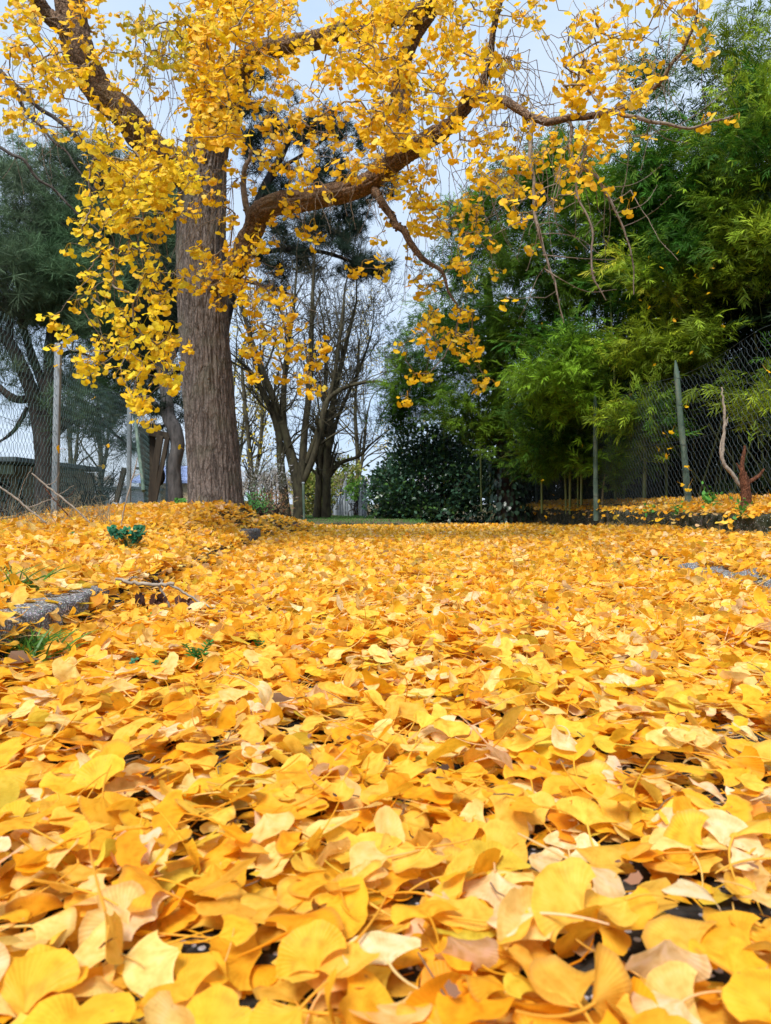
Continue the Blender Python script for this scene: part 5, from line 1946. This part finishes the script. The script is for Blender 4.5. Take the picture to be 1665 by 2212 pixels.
def frame():
    root = thing('wooden_frame', 'old weathered wooden frame of leaning planks under a crossbeam behind the fence', 'frame')
    d = 9.0
    def plank(name, a, b, wd, th):
        p0, p1 = W(a[0], a[1], d + (a[2] if len(a) > 2 else 0)), W(b[0], b[1], d + (b[2] if len(b) > 2 else 0))
        t = (p1 - p0); L = np.linalg.norm(t); t /= L
        y = np.array([0, 1., 0]); y -= t * y.dot(t); y /= np.linalg.norm(y)
        x = np.cross(y, t)
        mb = MB()
        mb.box((p0 + p1) / 2, (wd, th, L), R=np.stack([x, y, t], 1), bev=.006)
        mb.build(name, M_WOOD, root, smooth=False)
    plank('beam', (300, 928), (368, 943), .09, .10)
    plank('beam', (304, 916, .5), (352, 922, .5), .05, .08)
    for a, b, w_ in (((307, 932, .07), (317, 1088, .07), .06), ((318, 934, .07), (318, 1088, .07), .065), ((331, 937, .07), (320, 1088, .07), .07), ((346, 941, -.07), (324, 1088, -.07), .085), ((362, 944, -.07), (333, 1090, -.07), .055)):
        plank('plank', a, b, w_, .035)
    plank('leg', (269, 1010, .2), (251, 1085, .2), .06, .06)
    plank('shelf', (300, 1012, .2), (344, 1014, .2), .03, .3)
    ground_root(root, (W(320, 1, d)[0], d, .3))
    root = thing('tyre', 'black tyre hanging among the planks of the wooden frame', 'tyre')
    c = W(341, 1028, d + .12)
    mb = MB()
    a = np.linspace(0, 2 * math.pi, 33)
    b = np.linspace(0, 2 * math.pi, 13)[:-1]
    V, Fq = [], []
    for i in range(32):
        for q in b:
            rr = .10 + .028 * math.cos(q)
            V.append((math.cos(a[i]) * rr * .72, .045 * math.sin(q), math.sin(a[i]) * rr * 1.05))
    for i in range(32):
        for j in range(12):
            Fq.append((i * 12 + j, i * 12 + (j + 1) % 12, ((i + 1) % 32) * 12 + (j + 1) % 12, ((i + 1) % 32) * 12 + j))
    mb.add(np.array(V) + c, np.array(Fq))
    mb.build('tread', M_RUBBER, root)
    mb = MB()
    mb.tube([c - [0, .03, 0], c + [0, .03, 0]], [.078, .078], sides=24)
    mb.build('hub', M_RUBBER, root)
    ground_root(root, c)


frame()


# ------------------------------------------------------------------ small things on the ground
def stick(name, label, cat, branches, matl, part='stem', sub='twig', sides=7, extra=None, group=None):
    root = thing(name, label, cat, group)
    for i, rows in enumerate(branches):
        p = smooth_path(rows, 22)
        p[1:-1, :3] += RNG.normal(0, .0018, (len(p) - 2, 3))
        mb = MB()
        mb.tube(p[:, :3], p[:, 3], sides=sides)
        mb.build(part if i == 0 else sub, matl, root)
    if extra:
        extra(root)
    ground_root(root, branches[0][0][:3])
    return root


def at(px, py, lift=0.0):
    p = hit(px, py)
    p[2] += lift
    return p


def rowz(pts, d, rads):
    return [tuple(W(a, b, d)) + (r,) for (a, b), r in zip(pts, rads)]


def pods(root):
    mb = MB()
    for cx, cy, n in ((298, 1285, 7), (305, 1300, 6), (336, 1290, 8), (342, 1300, 6), (410, 1312, 8), (425, 1322, 6), (440, 1326, 4), (395, 1305, 4)):
        c = W(cx, cy - 6, 2.02)
        P = c + RNG.normal(0, .010, (n, 3))
        A = RNG.normal(0, .4, (n, 3)) + np.array([0, 0, -1.0])
        leaf_quads(mb, P, A, RNG.uniform(.02, .036, n), np.array([.10, .045, .035]) * RNG.uniform(.5, 1.3, (n, 1)))
    mb.build('dried_leaves', M_SHRUB, root)


d = 2.05
stick('fallen_twig', 'fallen forked twig with shrivelled brown leaves lying on the yellow carpet by the kerb', 'twig',
      [rowz([(250, 1250), (290, 1258), (330, 1262), (376, 1261)], d, (.004, .0055, .0055, .005)), rowz([(366, 1262), (400, 1282), (440, 1305), (486, 1324)], d, (.004, .0035, .003, .002)),
       rowz([(343, 1264), (356, 1290), (372, 1318), (386, 1342)], d, (.004, .0035, .003, .002)), rowz([(272, 1256), (285, 1248), (296, 1246)], d, (.003, .0025, .0018)), rowz([(352, 1262), (346, 1250)], d, (.003, .0015))], M_PALE_TWIG, extra=pods)
stick('dry_stem', 'long bare dry stem slanting up across the foot of the nearest grey fence post', 'stem', [rowz([(69, 1022), (110, 1056), (150, 1088), (194, 1128)], 4.0, (.004, .0055, .005, .004)), rowz([(100, 1048), (118, 1040), (128, 1020)], 4.0, (.003, .002, .001))], M_PALE_TWIG)
stick('dry_stem', 'pale dry stem leaning out of the leaves at the photo edge before the shed', 'stem', [rowz([(-12, 1042), (30, 1072), (66, 1102), (100, 1128)], 3.7, (.004, .0055, .005, .004)), rowz([(60, 1096), (110, 1078), (160, 1048)], 3.7, (.003, .002, .001)), rowz([(40, 1078), (52, 1040), (70, 1010)], 3.7, (.002, .0015, .001))], M_PALE_TWIG)
stick('dry_stem', 'upright thin dry stem standing in the leaves in front of the wooden frame', 'stem', [rowz([(262, 1136), (268, 1100), (284, 1040), (297, 988)], 3.9, (.0035, .0035, .004, .002)), rowz([(290, 1026), (302, 1024), (309, 1032)], 3.9, (.002, .0015, .001))], M_PALE_TWIG)
stick('dry_stem', 'rusty crooked dry stem beside the foot of the nearest grey post', 'stem', [rowz([(95, 1050), (122, 1084), (150, 1115), (160, 1125)], 4.3, (.003, .004, .004, .003)), rowz([(120, 1082), (150, 1070), (165, 1052)], 4.3, (.002, .0015, .001))], M_STUMP)


def weeds_at_fence():
    mb = MB()
    n = 260
    px = RNG.uniform(-10, 240, n)
    d_ = RNG.uniform(4.0, 5.4, n)
    P = np.stack([(px - CX) / F * d_, d_, np.zeros(n)], 1)
    P[:, 2] = gz(P[:, 0], P[:, 1])
    A = RNG.normal(0, .45, (n, 3)) + np.array([0, 0, 1.0])
    A /= np.linalg.norm(A, axis=1, keepdims=True)
    L = RNG.uniform(.05, .22, n)
    a, b, r0, r1 = bend_segs(P, P + A * L[:, None], np.full(n, .0018), np.full(n, .0008), 4, .12, 0)
    mb.segs(a, b, r0, r1, 3, (.3, .26, .17))
    tag(mb.build('dry_undergrowth', M_GRASS), kind='stuff')


weeds_at_fence()


def grass_tuft(name, label, px, py, n, h, sp, col, width=.10):
    root = thing(name, label, 'grass tuft')
    c = at(px, py)
    mb = MB()
    P = c + np.stack([RNG.normal(0, sp, n), RNG.normal(0, sp * .7, n), np.zeros(n)], 1)
    for p in P:
        dv = np.array([RNG.normal(.05, .33), RNG.normal(-.05, .3), 1.0])
        L = h * RNG.uniform(.5, 1.15)
        t = np.linspace(0, 1, 6)[:, None]
        q = p + dv * L * t + np.array([dv[0] * .7, dv[1] * .7, -.28]) * L * t ** 2
        wv = np.cross(dv, [0, 1, .2]); wv /= np.linalg.norm(wv)
        wd = (.0024 * (1 - t ** 2) + .0003)
        V = np.concatenate([q - wv * wd, q + wv * wd])
        mb.add(V, np.array([(i, i + 1, 7 + i, 6 + i) for i in range(5)]), np.array(col) * RNG.uniform(.6, 1.4))
    mb.build('blades', M_GRASS, root)
    ground_root(root, c)


grass_tuft('grass_tuft', 'tuft of green grass growing in front of the pebbled kerb', 62, 1430, 120, .088, .028, (.08, .20, .03))
grass_tuft('grass_tuft', 'smaller tuft of long grass blades on the leafy bank above the kerb', 25, 1290, 40, .11, .04, (.09, .22, .04))
grass_tuft('grass_tuft', 'few thin grass blades standing in the leaves near the ginkgo bank', 268, 1190, 10, .16, .04, (.2, .2, .06))
grass_tuft('grass_tuft', 'sparse grass on the bank crest in front of the second fence post', 352, 1106, 24, .08, .10, (.12, .22, .05))


def rosette(name, label, px, py, n, size, col, lobed=True, rad=.05):
    """a low plant of round crinkled leaves on short stalks"""
    root = thing(name, label, 'plant')
    c = at(px, py, .012)
    lm, st = MB(), MB()
    for i in range(n):
        a = RNG.uniform(0, 2 * math.pi)
        r = rad * math.sqrt(RNG.random())
        p = c + np.array([math.cos(a) * r, math.sin(a) * r * .6, RNG.uniform(.02, .065) * rad / .05])
        s = size * RNG.uniform(.7, 1.2)
        m = 29
        t = np.linspace(-2.75, 2.75, m)
        R = s * (1 + (.14 * np.sin(t * 7) if lobed else 0) + .06 * np.sin(t * 21))
        rings = []
        for k in (.35, .7, 1.0):
            rings.append(np.stack([R * k * np.sin(t), R * k * np.cos(t), s * (.22 * k * k * np.sin(t * 5) + .25 * k ** 2)], 1))
        V = np.concatenate([[(0, 0, 0)]] + rings)
        q = [(1 + j * m + i_, 1 + j * m + i_ + 1, 1 + (j + 1) * m + i_ + 1, 1 + (j + 1) * m + i_) for j in range(2) for i_ in range(m - 1)]
        tr = [(0, 1 + i_, 2 + i_) for i_ in range(m - 1)]
        Mx = frames(np.array([[math.cos(a), math.sin(a), RNG.uniform(-.2, .25)]]), np.array([[RNG.normal(0, .35), -1.0, .8]]))[0]
        lm.add(V @ Mx.T + p, [np.array(q), np.array(tr)], np.array(col) * RNG.uniform(.65, 1.35))
        st.segs((c - [0, 0, .01])[None], p[None], .0018, .0014, 5, np.array(col) * 1.2)
    lm.build('leaves', M_SHRUB, root)
    st.build('stalks', M_SHRUB, root)
    ground_root(root, c)


rosette('geranium_plant', 'low dark green plant with round crinkled leaves on the leafy bank', 275, 1192, 13, .030, (.018, .13, .06), rad=.085)
rosette('small_weed', 'small lone dark green weed between the geranium plant and the fence post', 165, 1166, 3, .018, (.03, .17, .05), rad=.02)
rosette('small_weed', 'tiny blue-green sprout in the leaves left of the feathery weed', 300, 1462, 4, .010, (.05, .2, .1), rad=.015)
rosette('small_weed', 'bright green sprout among the leaves in front of the fallen twig', 328, 1348, 5, .010, (.06, .26, .04), rad=.012)
rosette('small_weed', 'tiny green sprout above the curled brown leaf', 350, 1468, 5, .009, (.04, .2, .06), rad=.014)
rosette('small_weed', 'little clover-like weed in the middle left of the leaf carpet', 560, 1418, 5, .009, (.05, .24, .05), rad=.014)
rosette('small_weed', 'little green leaf on the bank just before the ginkgo trunk', 390, 1094, 4, .03, (.08, .24, .04), rad=.05)
rosette('small_weed', 'green leaf lying on the bank before the second grey post', 304, 1120, 2, .028, (.07, .2, .04), rad=.02)


FEATHER = (LANCE[0] * np.array([1.9, 1, 1]), LANCE[1], LANCE[2])


def feather_weed():
    root = thing('feathery_weed', 'upright bright green weed with toothed feathery leaves in the leaf carpet', 'plant')
    c = at(425, 1462, .015)
    for k, (tx, ty) in enumerate(((400, 1392), (424, 1405), (455, 1384), (441, 1412))):
        mb = MB()
        tip = W(tx, ty, c[1] - .01)
        t = np.linspace(0, 1, 9)[:, None]
        q = c + (tip - c) * t + np.array([0, 0, .008]) * np.sin(t * 3.1)
        mb.segs(q[:-1], q[1:], .0016, .0012, 4, (.07, .25, .04))
        P = np.repeat(q[2:], 4, axis=0)
        sd = np.tile(np.array([[1, .2, .45], [-1, .2, .45], [.8, -.4, .6], [-.8, -.4, .6]]), (len(q) - 2, 1)) + RNG.normal(0, .2, (len(P), 3))
        leaf_quads(mb, P, sd, np.repeat(np.linspace(.017, .010, len(q) - 2), 4) * RNG.uniform(.7, 1.3, len(P)), np.array([.04, .19, .03]) * RNG.uniform(.7, 1.3, (len(P), 1)), FEATHER)
        mb.build('frond', M_GRASS, root)
    ground_root(root, c)


feather_weed()


def brown_leaf(px, py, label, size=.05):
    root = thing('dead_leaf', label, 'leaf')
    c = at(px, py, .05)
    t = leaf_template(9, 5, np.random.default_rng(3), 1.2, .4, .05, 1, 0, 30)
    mb = MB()
    V = t[0].copy()
    V[:, 0] *= 1.25
    M = rot_yaw_tilt(1, np.array([.25]), 0)[0]
    a = 1.9
    Rz = np.array([[math.cos(a), -math.sin(a), 0], [math.sin(a), math.cos(a), 0], [0, 0, 1]])
    mb.add((V * size) @ Rz.T + c, t[1], (.15, .075, .035), t[2])
    mb.build('blade', M_SHRUB, root)
    mb = MB()
    e = (np.array([[0, 0, 0], [0, -.2, .01], [.03, -.45, .05]]) * size) @ Rz.T + c
    mb.segs(e[:-1], e[1:], .0012, .0009, 5, (.12, .06, .04))
    mb.build('stalk', M_SHRUB, root)
    ground_root(root, c)


brown_leaf(98, 1482, 'dark curled brown dead leaf half buried near the grass tuft', .07)
brown_leaf(640, 1582, 'small dark brown shrivelled leaf in the middle of the near carpet', .035)


def stump():
    root = thing('cut_stump', 'reddish cut stump with two splayed dead branches on the wall top', 'stump')
    d = 4.75
    rows = [rowz([(1612, 1095), (1611, 1065), (1607, 1035), (1604, 1020)], d, (.034, .030, .026, .02)),
            rowz([(1605, 1030), (1602, 1005), (1607, 975), (1608, 962)], d, (.018, .013, .010, .005)),
            rowz([(1609, 1045), (1625, 1036), (1640, 1026), (1650, 1012)], d, (.016, .013, .010, .004)),
            rowz([(1604, 1022), (1596, 1008), (1590, 1000)], d, (.010, .006, .002))]
    for i, r in enumerate(rows):
        p = smooth_path(r, 24)
        mb = MB()
        mb.tube(p[:, :3], p[:, 3], sides=14, amp=.007 if i == 0 else .003, freq=5, seed=i + 3, stretch=.3)
        mb.build('stub' if i == 0 else 'branch', M_STUMP, root)
    p0 = np.array(rows[0][0][:3])
    ground_root(root, p0)
    d = 4.9
    root = thing('dead_branch', 'bleached dead branch caught upright in the chain-link mesh beside the stump', 'branch')
    rows = [rowz([(1600, 1052), (1583, 1026), (1565, 1005), (1558, 985)], d, (.009, .012, .012, .011)), rowz([(1559, 990), (1563, 940), (1564, 890), (1558, 836)], d, (.011, .009, .008, .004)), rowz([(1560, 995), (1555, 965), (1566, 925), (1572, 900)], d, (.008, .006, .004, .002))]
    for i, r in enumerate(rows):
        p = smooth_path(r, 26)
        p[1:-1, :3] += RNG.normal(0, .002, (len(p) - 2, 3))
        mb = MB()
        mb.tube(p[:, :3], p[:, 3], sides=10, amp=.002, freq=5, seed=i, stretch=.3)
        mb.build('limb' if i == 0 else 'branch', M_PALE_TWIG, root)
    ground_root(root, np.array(rows[0][0][:3]))


stump()
for k, (px, py, d, lab, n, s) in enumerate(((1530, 1076, 4.9, 'bright green leafy weed on the wall top at the foot of the mesh', 60, .035), (1600, 1098, 4.5, 'small green weed on the wall edge below the red stump', 26, .03), (1462, 1100, 5.5, 'green weed at the foot of the tapered fence post', 30, .03), (1405, 1104, 6.1, 'small green weed hanging over the middle of the mossy wall', 26, .03))):
    root = thing('wall_weed', lab, 'plant')
    c = W(px, py, d)
    c[2] = max(c[2] - .02, .27)
    mb = MB()
    P = c + RNG.normal(0, .03, (n, 3)) + np.array([0, 0, .02])
    leaf_quads(mb, P, RNG.normal(0, .6, (n, 3)) + np.array([0, -.3, .5]), RNG.uniform(s * .6, s * 1.2, n), np.array([.09, .28, .04]) * RNG.uniform(.6, 1.4, (n, 1)))
    mb.build('foliage', M_SHRUB, root)
    mb = MB()
    mb.segs(np.repeat(c[None], 14, 0) - [0, 0, .02], P[:14], .0016, .001, 4, (.1, .2, .05))
    mb.build('stems', M_SHRUB, root)
    ground_root(root, c)

# yellow leaves caught in the bamboo, the meshes and on the wall
def caught():
    pts = []
    for px, py in ((1232, 545), (1193, 1065), (1330, 720), (1215, 895), (1262, 960), (1500, 590), (1488, 760), (1375, 645), (1405, 660), (1345, 585), (1352, 865), (1438, 945), (1180, 690), (1412, 800), (1440, 560), (1475, 545), (1508, 605), (1540, 590), (1392, 545), (1530, 640), (1560, 700), (1460, 690), (1380, 890), (1420, 960), (1240, 1005), (1160, 1040), (1290, 1100 - 20), (1130, 790), (1550, 800)):
        pts.append((px + RNG.normal(0, 8), py + RNG.normal(0, 8), (6.5 if px > 1380 else (7.1 if px > 1250 else 7.9)) + RNG.uniform(0, .35), 'golden ginkgo leaf caught high in the green bamboo sprays', 'ginkgo leaves caught in the bamboo', RNG.uniform(.024, .035)))
    for px, py in ((1484, 1008), (1490, 1046), (1473, 1045), (1440, 1075), (1486, 1057), (1440, 985), (1450, 932), (1482, 876), (1405, 1090), (1446, 968), (1658, 800)):
        d = 5.85 if px < 1600 else 4.7
        pts.append((px, py, d, 'golden ginkgo leaf stuck in the dark mesh of the right fence', 'ginkgo leaves stuck in the right fence', .034))
    for px, py, d in ((123, 790, 4.95), (202, 860, 6.2), (126, 970, 4.95), (232, 962, 6.6), (222, 1007, 6.6), (345, 925, 8.3), (389, 966, 6.0)):
        pts.append((px, py, d, 'yellow ginkgo leaf stuck in the blue-green mesh of the left fence', 'ginkgo leaves stuck in the left fence', .036))
    for px, py, d in ((1560, 1128, 4.33), (1425, 1122, 4.9), (1416, 1138, 4.9), (1180, 1116, 8), (1330, 1118, 6)):
        pts.append((px, py, d, 'pale ginkgo leaf hanging over the edge of the low mossy wall', 'ginkgo leaves draped over the wall', .05 if px > 1500 else .04))
    for i, (px, py, d, lab, grp, s) in enumerate(pts):
        A = RNG.normal(0, .8, (1, 3)) + np.array([[0, -.1, -.5]])
        M = frames(A, RNG.normal(0, .8, (1, 3)) + np.array([[0, -.7, .3]]))[0] * s
        single_leaf(SPLIT[int(RNG.integers(0, len(SPLIT)))], M, W(px, py, d) + M @ np.array([0, -.4, 0]), leaf_colours(1, 'tree')[0][0], lab, grp)


caught()
